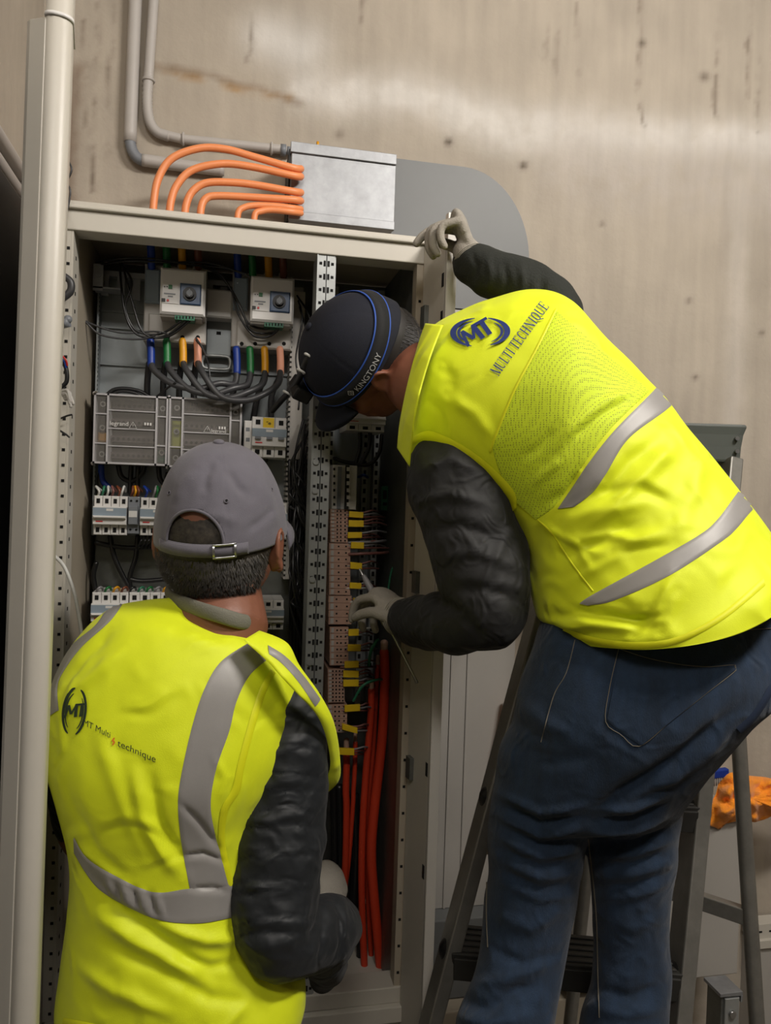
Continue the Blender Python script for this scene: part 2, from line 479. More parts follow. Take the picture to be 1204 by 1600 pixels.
# ---------------------------------------------------------------- switchboard enclosure
X0, X1, Z0, Z1, YF, YB = -.272, .358, .64, 2.035, 1.38, 1.70
enc = thing('switchboard_enclosure', ((X0+X1)/2, 1.5, 0), 'tall cream steel switchboard enclosure standing open against the concrete wall', 'electrical cabinet')
mb = MB()
mb.box(X0, X1, YF-.004, YF+.045, Z1-.052, Z1-.018)
mb.box(X0, X1, YF-.012, YF+.06, Z1-.018, Z1-.012)
mb.box(X0, X1, YF+.004, YF+.06, Z1-.012, Z1)
obj('top_beam', mb, M['cream'], enc, bevel=.002)
obj('roof_panel', MB().box(X0, X1, YF+.06, YB, Z1-.012, Z1-.006), M['creamdark'], enc)
obj('side_panel', MB().box(X0-.004, X0+.014, YF+.03, YB, Z0-.05, Z1-.013), M['creamdark'], enc)
obj('side_panel', MB().box(X1-.014, X1, YF+.03, YB, Z0-.05, Z1-.013), M['zincdark'], enc)
obj('back_panel', MB().box(X0, X1, YB-.006, YB, Z0, Z1-.013), M['zincdark'], enc)
mb = MB()
mb.box(X0, X1, YF-.004, YF+.05, Z0-.03, Z0); mb.box(X0, X1, YF+.05, YF+.3, Z0-.06, Z0-.054)
mb.box(X0, X1, YF-.016, YF+.05, Z0-.06, Z0-.03)
obj('bottom_rail', mb, M['cream'], enc, bevel=.002)
obj('plinth', MB().box(X0, X1, YF-.002, YB, 0.0, Z0-.06), M['cream'], enc)

def holed(mb, x0, x1, y0, z0, z1, cols, pitch, hm=1, slot=(.0022, .0022)):
    n = int((z1-z0)/pitch)
    for i in range(n):
        z = z0+(i+.5)*pitch
        for k, (cx, kind) in enumerate(cols):
            if kind == 's': mb.box(cx-.0019, cx+.0019, y0-.0008, y0, z-.005, z+.005, hm)
            else: mb.box(cx-.0024, cx+.0024, y0-.0008, y0, z-.0024, z+.0024, hm)
# perforated posts
mb = MB()
mb.box(X0-.004, X0+.0118, YF, YF+.02, Z0, Z1-.052); mb.box(X0+.012, X0+.016, YF, YF+.05, Z0, Z1-.052)
holed(mb, X0, X0, YF, Z0, Z1-.06, ((X0+.008, 'o'),), .026)
for i in range(44):
    z = Z0+.01+i*.03; mb.box(X0+.016, X0+.0166, YF+.02, YF+.026, z, z+.006, 1)
obj('perforated_post', mb, [M['cream'], M['hole']], enc)
mb = MB()
xc = .171
mb.box(xc-.015, xc-.0008, YF, YF+.018, Z0, Z1-.052); mb.box(xc+.0008, xc+.015, YF, YF+.018, Z0, Z1-.052)
mb.box(xc-.017, xc-.015, YF-.002, YF+.06, Z0, Z1-.052); mb.box(xc+.015, xc+.017, YF+.002, YF+.06, Z0, Z1-.052)
holed(mb, 0, 0, YF, Z0, Z1-.055, ((xc-.0105, 'o'), (xc-.0035, 's'), (xc+.0035, 's'), (xc+.0105, 'o')), .0235)
for z in (1.612, 1.56, 1.40, 1.25, 1.12): mb.cyl((xc-.009, YF-.004, z), (0, 1, 0), .0055, .004, 10)
obj('perforated_post', mb, [M['post'], M['hole']], enc, label='galvanized centre post with rows of holes')
mb = MB()
mb.box(X1-.02, X1, YF, YF+.03, Z0, Z1-.052)
holed(mb, 0, 0, YF, Z0, Z1-.06, ((X1-.013, 'o'),), .05)
obj('perforated_post', mb, [M['creamdark'], M['hole']], enc)
# mounting plates behind the apparatus
YP = 1.62
mb = MB()
mb.box(-.245, .147, YP, YP+.004, 1.46, 1.985)
for z in (1.905, 1.873, 1.80): mb.box(-.245, .147, YP-.006, YP, z-.002, z+.002)
mb.box(-.249, -.245, YP-.03, YP+.004, 1.46, 1.985)
for i in range(58): mb.box(-.2496, -.249, YP-.026, YP-.02, 1.48+i*.0085, 1.484+i*.0085, 1); mb.box(-.2455, -.2445, YP-.0304, YP-.03, 1.48+i*.0085, 1.484+i*.0085, 1)
obj('mounting_plate', mb, [M['plate'], M['hole']], enc)
obj('mounting_plate', MB().box(-.245, .147, YP+.002, YP+.006, .72, 1.46), M['zincdark'], enc)
mb = MB()
for z in (1.945, 1.93): mb.box(.19, X1-.02, 1.655, 1.67, z-.01, z)
for x in (.196, .225, .30, .325): mb.box(x-.006, x+.006, 1.64, 1.665, 1.1, 2.0); [mb.box(x-.003, x+.003, 1.6394, 1.64, 1.12+i*.02, 1.13+i*.02, 1) for i in range(43)]
for i in range(9): mb.box(.205+i*.016, .213+i*.016, 1.6544, 1.655, 1.936, 1.942, 1)
obj('rear_frame', mb, [M['post'], M['hole']], enc)
obj('inner_plate', MB().box(.205, .30, 1.63, 1.634, 1.74, 1.915), M['creamdark'], enc)
obj('inner_plate', MB().box(.225, .318, 1.665, 1.669, 1.1, 1.72), M['plate'], enc)
mb = MB()
for k in range(14):
    x = -.24+k*.028
    mb.box(x, x+.014, 1.57+.01*(k % 3), 1.575+.01*(k % 3), 1.925+.006*(k % 2), 1.965)
mb.box(-.25, .15, 1.58, 1.60, 1.965, 1.975); mb.box(-.25, -.20, 1.54, 1.58, 1.93, 1.933)
mb.box(-.25, -.232, 1.54, 1.542, 1.925, 1.975); mb.cyl((-.24, 1.537, 1.955), (0, 1, 0), .005, .006)
obj('busbar_bracket', mb, M['galv'], enc)

# open door on the left: nearly edge-on, hinge at the left post
hx, hy = X0-.004, YF-.004
ne = at(51, 700, .88)
ux = nrm((ne[0]-hx, ne[1]-hy, 0)); nx = np.array([ux[1], -ux[0], 0])   # along the door / across it (towards +x or -x)
if nx[0] < 0: nx = -nx
Ld = math.hypot(ne[0]-hx, ne[1]-hy)
def dpt(s, t, z): return np.array([hx, hy, 0])+ux*s+nx*(t+(z-1.75)*.011*s/Ld)+np.array([0, 0, z])   # the open door hangs a little out of plumb
def door_prism(mb, poly, z0, z1, m=0, smooth=False):
    n = len(poly)
    v = [dpt(s, t, z0) for s, t in poly]+[dpt(s, t, z1) for s, t in poly]
    mb.add(v, [tuple(range(n)), tuple(range(n, 2*n))[::-1]], m)
    mb.add(v, [(i, n+i, n+(i+1) % n, (i+1) % n) for i in range(n)], m, smooth)
mb = MB()
door_prism(mb, [(.0, -.019), (.0, .0), (Ld+.004, .0), (Ld+.004, -.001), (Ld-.007, -.016), (Ld-.012, -.019), (Ld-.03, -.019)], Z0-.02, Z1+.01)
door = obj('door', mb, M['cream'], enc, label='open cream door seen almost edge-on', bevel=.0015)
mb = MB()
arc = [(Ld+.003, -.0005), (Ld+.0062, .003), (Ld+.008, .008)]
arc += [(Ld+.008-.012*(1-math.cos(a)), .012+.014*math.sin(a)) for a in np.linspace(0, PI/2, 7)]
door_prism(mb, [(Ld-.05, .001)]+arc+[(Ld-.05, .026)], Z0-.02, Z1+.07, 0, True)
obj('edge_profile', mb, M['cream'], door, bevel=.001)
mb = MB()
door_prism(mb, [(Ld-.052, -.001)]+[(a+.0015, b+.0012*(1 if b > .013 else -1)) for a, b in arc]+[(Ld-.052, .0275)], Z1+.012, Z1+.016, 0, True)
obj('end_cap', mb, M['white'], door)
mb = MB()
z1_ = at(20, 1120, .9)[2]; z0_ = at(12, 1330, .9)[2]
v = [dpt(Ld-.03, -.024, z0_), dpt(Ld-.015, -.024, z0_), dpt(Ld-.012, -.024, z1_), dpt(Ld-.035, -.024, z1_-.03),
     dpt(Ld-.03, -.034, z0_), dpt(Ld-.015, -.034, z0_), dpt(Ld-.012, -.042, z1_-.01), dpt(Ld-.035, -.040, z1_-.035)]
mb.add(v, [(0,1,2,3),(4,7,6,5),(0,4,5,1),(1,5,6,2),(2,6,7,3),(3,7,4,0)])
obj('door_handle', mb, M['steel'], door, label='metal latch handle', bevel=.002)

M['litedge'] = mat('cream_lit_edge', (214, 210, 202), .4)  # lighter copy of the cream: brightness of the lit front edge painted in
# narrow right cover held by the gloved hand
e1 = at(703, 420, 1.27)
hx2, hy2 = X1-.003, YF-.006
u2 = nrm((e1[0]-hx2, e1[1]-hy2, 0)); n2 = np.array([u2[1], -u2[0], 0]); n2 = n2 if n2[0] > 0 else -n2
L2 = math.hypot(e1[0]-hx2, e1[1]-hy2)
def cpt(s, t, z): return np.array([hx2, hy2, 0])+u2*s+n2*t+np.array([0, 0, z])
mb = MB()
ztop = Z1+.006
def c_prism(s0, s1, t0, t1, z0, z1, m=0):
    v = [cpt(s, t, z) for s in (s0, s1) for t in (t0, t1) for z in (z0, z1)]
    mb.add(v, [(0,1,3,2),(4,6,7,5),(0,4,5,1),(2,3,7,6),(0,2,6,4),(1,5,7,3)], m)
c_prism(0, L2-.004, -.006, .002, Z0-.1, ztop-.02)
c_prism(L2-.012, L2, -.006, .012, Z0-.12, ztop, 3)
for z in (1.93, 1.865, 1.6, 1.35, 1.08, .9): c_prism(L2-.02, L2-.011, -.0068, -.006, z-.012, z+.012, 1)
for z in (1.88, 1.40, 1.06): c_prism(.01, .03, -.014, -.006, z-.02, z+.02, 2)
tag(obj('cover_panel', mb, [M['cream'], M['hole'], M['zincdark'], M['litedge']], bevel=.001), 'narrow cream cover panel on the right side of the enclosure, gripped by the bending worker', 'panel')

# dark cabinet left of the enclosure
p = at(14, 470, 1.0)
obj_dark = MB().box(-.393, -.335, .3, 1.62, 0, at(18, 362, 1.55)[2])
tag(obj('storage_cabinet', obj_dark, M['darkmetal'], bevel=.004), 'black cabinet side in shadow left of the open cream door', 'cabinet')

# ---------------------------------------------------------------- conduits and box on the wall
def wire(name, label, cat, pts, r, m, group=None, n=8, sub=6, corr=0.0):
    return tag(obj(name, MB().tube(pts, r, n=n, sub=sub, corr=corr), m), label, cat, group)
yc = YW-.016
c1 = thing('conduit', at(228, 150, yc), 'pale grey conduit bending right into the galvanized junction box', 'conduit')
A = lambda x, y: at(x, y, yc)
obj('tube', MB().tube([A(262, -440), A(244, -60), A(240, 0), A(232, 120)], .0105, n=14).tube([A(250, 208), A(285, 217), A(340, 223), A(445, 234)], .0098, n=14), M['conduit'], c1)
obj('flexible_bend', MB().tube([A(232, 118), A(230, 160), A(234, 190), A(245, 206), A(262, 213)], .0105, n=12, sub=14, corr=.07), M['conduit'], c1)
for x, y, d in ((232, 126, (0, 0, 1)), (286, 217, (1, 0, 0)), (424, 232, (1, 0, 0))):
    mb = MB(); q = A(x, y); mb.ring(q, d, .0115, .0028, 18, 6); mb.obox(q+np.array([0, .012, 0]), (.008, 0, 0), (0, .006, 0), (0, 0, .006))
    obj('clamp', mb, M['conduit'], c1)
obj('gland', MB().cyl(A(438, 234), (1, 0, -.02), .0125, .012, 6).cyl(A(448, 235), (1, 0, -.02), .009, .01, 14), M['greyp'], c1)
c2 = thing('conduit', at(208, 150, yc), 'thick pale grey conduit turning right behind the orange cables', 'conduit')
obj('tube', MB().tube([A(232, -440), A(214, -60), A(208, 80), A(203, 222)], .0135, n=16, cap=False).tube([A(222, 250), A(280, 258), A(350, 266)], .0128, n=16, cap=False), M['conduit'], c2)
obj('elbow', MB().tube([A(203, 220), A(206, 234), A(214, 246), A(224, 251)], .0115, n=14, corr=.04), M['greyp'], c2)
for k, (y0, y1, z) in enumerate(((.55, 1.72, at(19, 268, 1.507)[2]), (.6, 1.72, at(19, 304, 1.507)[2]))):
    mb = MB().tube([(-.373, y0, z), (-.373, y1, z)], .013, n=14, sub=2)
    for y in (1.0, 1.52): mb.ring((-.373, y, z), (0, 1, 0), .0145, .003, 16, 6)
    tag(obj('conduit', mb, M['conduit']), ['upper grey conduit running along the left wall above the black cabinet', 'lower grey conduit running along the left wall above the black cabinet'][k], 'conduit')

YJ = 1.64
a, b_ = at(455, 240, YJ), at(614, 350, YJ)
jx0, jx1 = a[0], b_[0]
jz1 = at(535, 232, YJ)[2]; jz0 = at(535, 352, YJ)[2]
jb = thing('junction_box', ((jx0+jx1)/2, 1.7, jz0), 'shiny galvanized steel junction box on the concrete wall above the enclosure', 'junction box')
obj('box_body', MB().box(jx0, jx1, YJ+.004, YW+.004, jz0, jz1), M['galv'], jb, bevel=.0015)
obj('cover', MB().box(jx0+.001, jx1+.002, YJ, YJ+.004, jz0+.018, jz1-.022), M['galv'], jb, bevel=.001)
obj('cover_flange', MB().box(jx0-.002, jx1+.002, YJ-.005, YJ+.006, jz1-.022, jz1), M['galv'], jb, bevel=.001)
obj('cover_flange', MB().box(jx0-.002, jx1+.002, YJ-.005, YJ+.006, jz0, jz0+.018), M['galv'], jb, bevel=.001)
obj('screw', MB().cyl((jx0+.056, YJ+.01, jz1), (0, 0, 1), .003, .012, 8), M['yellow'], jb, label='brass screw on top')
obj('screw', MB().cyl((jx1-.03, YJ+.01, jz1), (0, 0, 1), .0025, .006, 8), M['steel'], jb)
obj('cable_entry', MB().box(jx0-.004, jx0, YJ+.01, YW-.005, jz0+.008, jz1-.01), M['black'], jb)

# flat duct: grey rounded bend above, pale vertical run below
YD = 1.705
dl, dr_ = at(612, 300, YD)[0], at(826, 420, YD)[0]
dt, db = at(640, 250, YD)[2], at(740, 484, YD)[2]
Rr = .165
poly = [(dl, dt)]
for k in range(17):
    a_ = PI/2*(1-k/16)
    poly.append((dr_-Rr+Rr*math.cos(a_), dt-Rr*1.25+Rr*1.25*math.sin(a_)))
poly += [(dr_, db), (at(690, 484, YD)[0], db), (at(690, 484, YD)[0], dt-.20), (dl, dt-.20)]
dk = thing('cable_duct', ((dl+dr_)/2, 1.73, .59), 'flat grey duct with a rounded bend running down the wall beside the enclosure', 'duct')
obj('bend_cover', MB().prism(poly, YD, YW-.001), M['duct'], dk, label='dark grey rounded bend cover')
xl = at(688, 1100, YD)[0]; xr = dr_-.0
mb = MB(); zb = at(760, 1415, YD)[2]
mb.box(xl, xr, YD+.004, YW-.001, zb, db-.001)
for k in (.14, .36):
    x = xl+(xr-xl)*k; mb.box(x-.003, x+.003, YD+.001, YD+.004, zb, db-.002)
obj('duct_cover', mb, M['panelwhite'], dk, label='pale ribbed vertical cover', bevel=.001)
obj('duct_edge', MB().box(xl-.02, xl-.002, YD-.012, YW, zb-.05, db-.002), M['darkmetal'], dk, label='dark edge strip')
# low horizontal trunking and the base panel of the wall
zt, zq = zb-.001, at(760, 1535, YD)[2]
tag(obj('wall_trunking', MB().box(.37, at(905, 1500, 1.7)[0], 1.66, YW+.004, zq, zt), M['duct'], bevel=.003), 'low dark grey trunking under the pale duct cover', 'trunking')
tag(obj('base_cabinet', MB().box(.37, 1.12, 1.62, YW+.004, 0, zq-.002), M['creamdark'], bevel=.003), 'low beige cabinet under the dark trunking behind the ladder', 'cabinet')

# ---------------------------------------------------------------- orange cables from the roof into the box
oc = [[(240, 318), (247, 280), (268, 248), (310, 232), (352, 233), (400, 246), (456, 262)],
      [(266, 320), (276, 290), (300, 266), (345, 256), (390, 260), (456, 274)],
      [(290, 324), (300, 300), (322, 286), (360, 285), (400, 289), (456, 299)],
      [(314, 326), (322, 310), (340, 306), (390, 308), (456, 312)],
      [(372, 333), (382, 324), (400, 321), (430, 322), (456, 325)],
      [(398, 336), (408, 330), (425, 328), (456, 331)]]
ol = ['outermost and tallest orange cable arching from the enclosure roof into the box', 'second orange cable arch counted from the outside',
      'third orange cable arch counted from the outside', 'fourth orange cable arch counted from the outside',
      'small orange cable arch, fifth from the outside', 'innermost and smallest orange cable arch beside the box']
for k, pts in enumerate(oc):
    P3 = [at(pts[0][0]-1, pts[0][1]+30, 1.60)]+[at(x, y, 1.60+.012*i/len(pts)) for i, (x, y) in enumerate(pts)]+[at(470, pts[-1][1]+2, 1.625)]
    wire('orange_cable', ol[k], 'cable', P3, .0075 if k < 4 else .0065, M['orange'], 'orange cables into the junction box', n=14, sub=8)

# ---------------------------------------------------------------- apparatus helpers
def rect(x0, y0, x1, y1, Y):
    cx, cy = (x0+x1)/2, (y0+y1)/2
    return at(x0, cy, Y)[0], at(x1, cy, Y)[0], at(cx, y1, Y)[2], at(cx, y0, Y)[2]
def pbox(mb, x0, y0, x1, y1, Y, Yb, m=0, bev=0):
    a, b, c, d = rect(x0, y0, x1, y1, Y)
    return mb.bevbox(a, b, Y, Yb, c, d, bev, m) if bev else mb.box(a, b, Y, Yb, c, d, m)
def pcyl(mb, x, y, Y, r, h, n=14, m=0):
    return mb.cyl(at(x, y, Y), (0, 1, 0), r, h, n, m)
def text_mb(txt, x, z, Y, size, m=0, rot=0, mb=None):
    cu = bpy.data.curves.new('t', 'FONT'); cu.body = txt; cu.size = size; cu.extrude = .0002; cu.align_x = 'LEFT'
    to = bpy.data.objects.new('t', cu); col.objects.link(to)
    me = bpy.data.meshes.new_from_object(to.evaluated_get(bpy.context.evaluated_depsgraph_get()))
    a = verts(me); mb = mb or MB()
    c, s = math.cos(rot), math.sin(rot)
    mb.add([(x+p[0]*c-p[1]*s, Y-p[2], z+p[0]*s+p[1]*c) for p in a], [tuple(p.vertices) for p in me.polygons], m)
    bpy.data.objects.remove(to); bpy.data.meshes.remove(me)
    return mb

# two big motorised breakers
def big_breaker():
    a = rect(225, 415, 322, 537, 1.56)
    t = thing('circuit_breaker', ((a[0]+a[1])/2, 1.58, a[2]), 'left of the two large white motorised circuit breakers with rotary knob', 'circuit breaker', 'large motorised breakers')
    mb = pbox(MB(), 225, 416, 322, 535, 1.56, 1.62, bev=.002)
    pbox(mb, 231, 492, 322, 535, 1.545, 1.56, bev=.003)
    for x in (240, 262, 285, 309): pcyl(mb, x, 527, 1.5445, .004, .002, 12, 1); pbox(mb, x-8, 415, x+4, 421, 1.553, 1.56, 0)
    obj('base', mb, [M['offwhite'], M['hole']], t)
    mb = pbox(MB(), 250, 420, 321, 492, 1.495, 1.56, bev=.004)
    obj('motor_housing', mb, M['white'], t)
    mb = pbox(MB(), 250, 481, 316, 496, 1.50, 1.548, bev=.004)
    obj('lower_hood', mb, M['offwhite'], t)
    obj('knob_panel', pbox(MB(), 281, 443, 314, 476, 1.491, 1.497, bev=.002), M['bluetr'], t)
    c = at(296, 459, 1.488)
    k = obj('rotary_knob', MB().cyl(c, (0, 1, 0), .0125, .01, 24).cyl(c+np.array([0, -.006, 0]), (0, 1, 0), .008, .008, 20), M['black'], t)
    obj('knob_face', MB().cyl(c+np.array([0, -.0068, 0]), (0, 1, 0), .0055, .001, 20).box(c[0]-.001, c[0]+.001, c[1]-.0085, c[1]-.006, c[2]-.007, c[2]+.007), M['greyp'], k)
    mb = pbox(MB(), 254, 443, 279, 474, 1.4935, 1.496, 0)
    pbox(mb, 263, 445, 269, 451, 1.492, 1.494, 1); pbox(mb, 256, 458, 274, 460, 1.4928, 1.494, 2); pbox(mb, 262, 462, 270, 464, 1.4928, 1.494, 2)
    pbox(mb, 252, 466, 258, 471, 1.492, 1.494, 3); pcyl(mb, 262, 469, 1.4918, .0022, .002, 12, 4)
    for i in range(3): pbox(mb, 256+i*4, 447, 258+i*4, 448.4, 1.4928, 1.494, 3)
    obj('control_label', mb, [M['white'], M['green'], M['greyp'], M['black'], M['redp']], t)
    mb = pbox(MB(), 273, 492, 304, 500, 1.50, 1.53, 0)
    for i in range(6): pbox(mb, 275+i*5, 494, 277+i*5, 498, 1.4995, 1.5, 1)
    obj('green_connector', mb, [M['greentr'], M['hole']], t)
    # side bracket plate
    obj('side_plate', pbox(MB(), 226, 420, 250, 472, 1.545, 1.56, bev=.003), M['bluegrey'], t)
    return t
bb = big_breaker()
dlt = at(425, 470, 1.495)-at(285, 458, 1.495); dlt[1] = 0
copy_tree(bb, dlt, label='right of the two large white motorised circuit breakers with rotary knob')
mb = pbox(MB(), 322, 452, 363, 496, 1.56, 1.62, bev=.003)
tag(obj('blank_cover', mb, M['white']), 'plain white cover box between the two large breakers', 'cover')
mb = pbox(MB(), 322, 497, 362, 556, 1.60, 1.62, bev=.002)
pbox(mb, 338, 518, 345, 523, 1.5994, 1.60, 1)
sp_ = obj('support_plate', mb, [M['plate'], M['hole']]); tag(sp_, 'small grey steel plate with a slotted foot below the white cover', 'plate')
a, b_, c_, d_ = rect(316, 556, 359, 576, 1.598)
mb = MB(); r_ = .0035
path = [(a+.008, d_), (b_-.008, d_), (b_, d_-.006), (b_, c_+.006), (b_-.008, c_), (a+.008, c_), (a, c_+.006), (a, d_-.006), (a+.008, d_)]
mb.tube([(x, 1.60, z) for x, z in path], r_, n=8, sub=3)
obj('lifting_handle', mb, M['post'], sp_)

# feeder cables above and below the breakers
names = [('blue', 'blue'), ('green', 'green'), ('yellow', 'yellow'), ('brown', 'brown')]
names2 = [('blue', 'blue'), ('green', 'green'), ('yellow', 'yellow'), ('salmon', 'salmon')]
for g, (xs, y0, y1) in enumerate((((235, 259, 283, 308), 340, 418), ((370, 393, 418, 441), 356, 432))):
    for k, x in enumerate(xs):
        side = ['left', 'right'][g]
        t = thing('supply_cable', at(x, y0, 1.54), 'orange supply cable with %s sleeve entering the top of the %s large breaker' % (names[k][0], side), 'cable', 'supply cables above the breakers')
        obj('jacket', MB().tube([at(x-1, y0+2, 1.54), at(x, y0+12, 1.53), at(x, y0+31, 1.53)], .0078, n=14), M['orange'], t)
        obj('sleeve', MB().tube([at(x, y0+26, 1.53), at(x+1, (y0+y1)/2+14, 1.535), at(x+2, y1, 1.55)], .0074, n=14), M[names[k][1]], t)
xs1, xs2 = (236, 261, 286, 309), (370, 391, 414, 438)
for k in range(4):
    for g, (x, y0) in enumerate(((xs1[k], 532), (xs2[k], 545))):
        nm = names2[k][0]
        wire('cable_sleeve', '%s sleeve on a black cable leaving the bottom of the %s large breaker' % (nm, ['left', 'right'][g]), 'cable sleeve',
             [at(x-1, y0, 1.548), at(x, y0+18, 1.545), at(x, y0+38, 1.54)], .0072, M[names2[k][1]], 'coloured sleeves below the breakers', n=12)
    x, X = xs1[k], xs2[k]
    dip = (608, 616, 622, 626)[k]
    wire('link_cable', 'thick dark cable hanging in an arc between the %s sleeves of the two breakers' % names2[k][0], 'cable',
         [at(x, 566, 1.542), at(x+6, 580, 1.53-.006*k), at(x+34, dip-8, 1.515-.006*k), at((x+X)/2+6, dip, 1.51-.006*k), at(X-28, dip-9, 1.515-.006*k), at(X-4, 600, 1.53-.004*k), at(X, 578, 1.542)],
         .0062, M['greycable'], 'link cables between the two breakers', n=12, sub=8)
    wire('riser_cable', 'black cable dropping from the %s sleeve of the left breaker to the distribution block' % names2[k][0], 'cable',
         [at(x-3, 568, 1.56), at(x-6, 600, 1.57), at(x-6, 640, 1.57)], .0062, M['blackcable'], 'black cables down to the blocks', n=10)
    wire('riser_cable', 'dark cable dropping from the %s sleeve of the right breaker behind the yellow-tagged breaker' % names2[k][0], 'cable',
         [at(X+1, 584, 1.56), at(X-8-2*k, 620, 1.58), at(X-30+5*k, 665, 1.585), at(X-36+4*k, 720, 1.59)], .006, M['greycable'], 'dark cables down from the right breaker', n=10)
# ---------------------------------------------------------------- distribution blocks with clear covers
M['darkinsul'] = mat('brown_grey_insulator', (84, 76, 72), .6)
def dist_block(x0, y0, x1, y1, label, tint, caps):
    Y = 1.52
    a, b, c, d = rect(x0, y0, x1, y1, Y)
    t = thing('distribution_block', ((a+b)/2, 1.57, c), label, 'distribution block', 'distribution blocks')
    wL, wR = (b-a)*.20, (b-a)*.17
    obj('back_body', MB().box(a, b, 1.575, 1.62, c, d), M['darkinsul'], t)
    mb = MB(); h = d-c
    for i, q in enumerate((.86, .62, .38, .14)):
        mb.box(a+wL, b-wR, 1.548+.002*i, 1.575, c+h*q-.006, c+h*q+.006)
        for k in range(9):
            xx = a+wL+(b-a-wL-wR)*(k+.5)/9
            mb.cyl((xx, 1.546+.002*i, c+h*q), (0, 1, 0), .0028, .003, 8, 1)
    obj('busbar', mb, [M['copper'], M['hole']], t)
    mb = MB(); f = .0035
    for x in (a, a+wL-f, b-wR, b-f): mb.box(x, x+f, Y-.003, 1.575, c, d)
    for z in (c, d-f): mb.box(a, b, Y-.003, 1.575, z, z+f)
    for q in (.76, .50, .25): mb.box(a+wL, b-wR, Y-.002, Y+.002, c+h*q, c+h*q+.0022)
    for q in (.70, .28): mb.box(a, a+wL, Y-.002, Y+.002, c+h*q, c+h*q+.0025); mb.box(b-wR, b, Y-.002, Y+.002, c+h*q, c+h*q+.0025)
    for (xx, zz) in ((a-.001, d), (b+.001, d), (a-.001, c), (b+.001, c)): mb.ell((xx, Y+.01, zz), (.004, 0, 0), (0, .01, 0), (0, 0, .004), 10, 6)
    obj('frame', mb, M['clearframe'], t)
    mb = MB()
    for q in (.14, .52, .86):
        mb.cyl((a+wL/2, 1.535, c+h*q), (0, 1, 0), .0055, .01, 14); mb.cyl((a+wL/2, 1.5345, c+h*q), (0, 1, 0), .003, .001, 10, 1)
    for q in (.2, .84):
        mb.cyl((b-wR/2, 1.535, c+h*q), (0, 1, 0), .0055, .01, 14); mb.cyl((b-wR/2, 1.5345, c+h*q), (0, 1, 0), .003, .001, 10, 1)
    obj('terminal_screw', mb, [M['steel'], M['hole']], t)
    for (q0, q1, right, cm) in caps:
        xx = (b-wR+.002, b-.004) if right else (a+.004, a+wL-.004)
        obj('terminal_cap', MB().bevbox(xx[0], xx[1], 1.545, 1.575, c+h*q0, c+h*q1, .003), M[cm], t, label=cm+' coloured insert')
    obj('clear_cover', MB().box(a+.002, b-.002, Y-.0005, Y+.001, c+.002, d-.002), M['clear'], t)
    mb = MB(); cx, cz = a+wL+(b-a-wL-wR)*.52, c+h*.52
    for (p, q) in (((-.007, 0), (.007, 0)), ((-.007, 0), (0, .012)), ((.007, 0), (0, .012)), ((0, .003), (0, .008))):
        mb.bar((cx+p[0], Y-.003, cz+p[1]), (cx+q[0], Y-.003, cz+q[1]), .0013, .0006, side=(0, 1, 0))
    text_mb('legrand', a+wL+.002, cz+.004, Y-.0035, .0115, mb=mb) if caps and caps[0][3] == 'yellow' else text_mb('legrand', b-wR-.034, cz, Y-.0035, .0095, mb=mb)
    for i in range(3): mb.box(b-wR-.02+i*.005, b-wR-.017+i*.005, Y-.0035, Y-.003, cz+.007, cz+.012)
    obj('cover_print', mb, M['white'], t)
    return t
M['yellowgreen'] = mat('yellow_green_plastic', (170, 176, 40), .5)
dist_block(146, 617, 262, 726, 'left clear-covered distribution block of the pair under the large breakers', 0, [(.32, .46, False, 'yellow'), (.05, .24, True, 'greentr')])
dist_block(263, 623, 377, 732, 'right clear-covered distribution block of the pair, next to the yellow-tagged breaker', 0, [(.28, .68, False, 'yellowgreen')])
wire('pointed_pin', 'tiny steel pin at the upper left corner of the left distribution block', 'pin', [at(148, 614, 1.52), at(152, 612, 1.50)], .002, M['steel'])

# ---------------------------------------------------------------- modular apparatus
def modular(name, x0, y0, x1, y1, poles, label, cat='circuit breaker', Y=1.515, lever='white', group=None, band=True, parent_bits=True):
    a, b, c, d = rect(x0, y0, x1, y1, Y+.012)
    h = d-c; wd = b-a
    t = thing(name, ((a+b)/2, 1.57, c), label, cat, group)
    mb = MB()
    for i in range(poles):
        xa, xb = a+wd*i/poles+.0003, a+wd*(i+1)/poles-.0003
        mb.bevbox(xa, xb, Y+.012, 1.61, c, d, .0012)
        mb.box(xa+wd/poles*.3, xa+wd/poles*.7, Y+.0112, Y+.013, d-h*.19, d-h*.07, 1)
        mb.box(xa+wd/poles*.3, xa+wd/poles*.7, Y+.0112, Y+.013, c+h*.07, c+h*.19, 1)
    obj('housing', mb, [M['white'], M['hole']], t)
    mb = MB().bevbox(a+.0004, b-.0004, Y, Y+.014, c+h*.27, d-h*.27, .001)
    if band: mb.box(a+.0004, b-.0004, Y-.0006, Y+.001, c+h*.5, d-h*.30, 1)
    mb.box(a+wd*.1, a+wd*.3, Y-.0008, Y, c+h*.34, c+h*.37, 2); mb.box(a+wd*.4, a+wd*.6, Y-.0012, Y, c+h*.62, c+h*.68, 0)
    obj('nose', mb, [M['white'], M['bluegrey'], M['redp']], t)
    mb = MB()
    for i in range(poles):
        xa = a+wd*(i+.25)/poles; xb = a+wd*(i+.75)/poles
        mb.box(xa, xb, Y-.007, Y, c+h*.44, c+h*.50) if lever != 'bar' else None
    if lever == 'bar': mb.bevbox(a+.001, b-.001, Y-.008, Y, c+h*.43, c+h*.50, .002)
    obj('lever', mb, M['greyp'] if lever == 'grey' else M['white'], t)
    return t
yt = modular('circuit_breaker', 393, 652, 447, 715, 3, 'three-pole circuit breaker with a yellow warning sticker below the right large breaker', lever='grey')
mb = pbox(MB(), 411, 653, 428, 669, 1.524, 1.527, 0); q = at(419, 661, 1.5235)
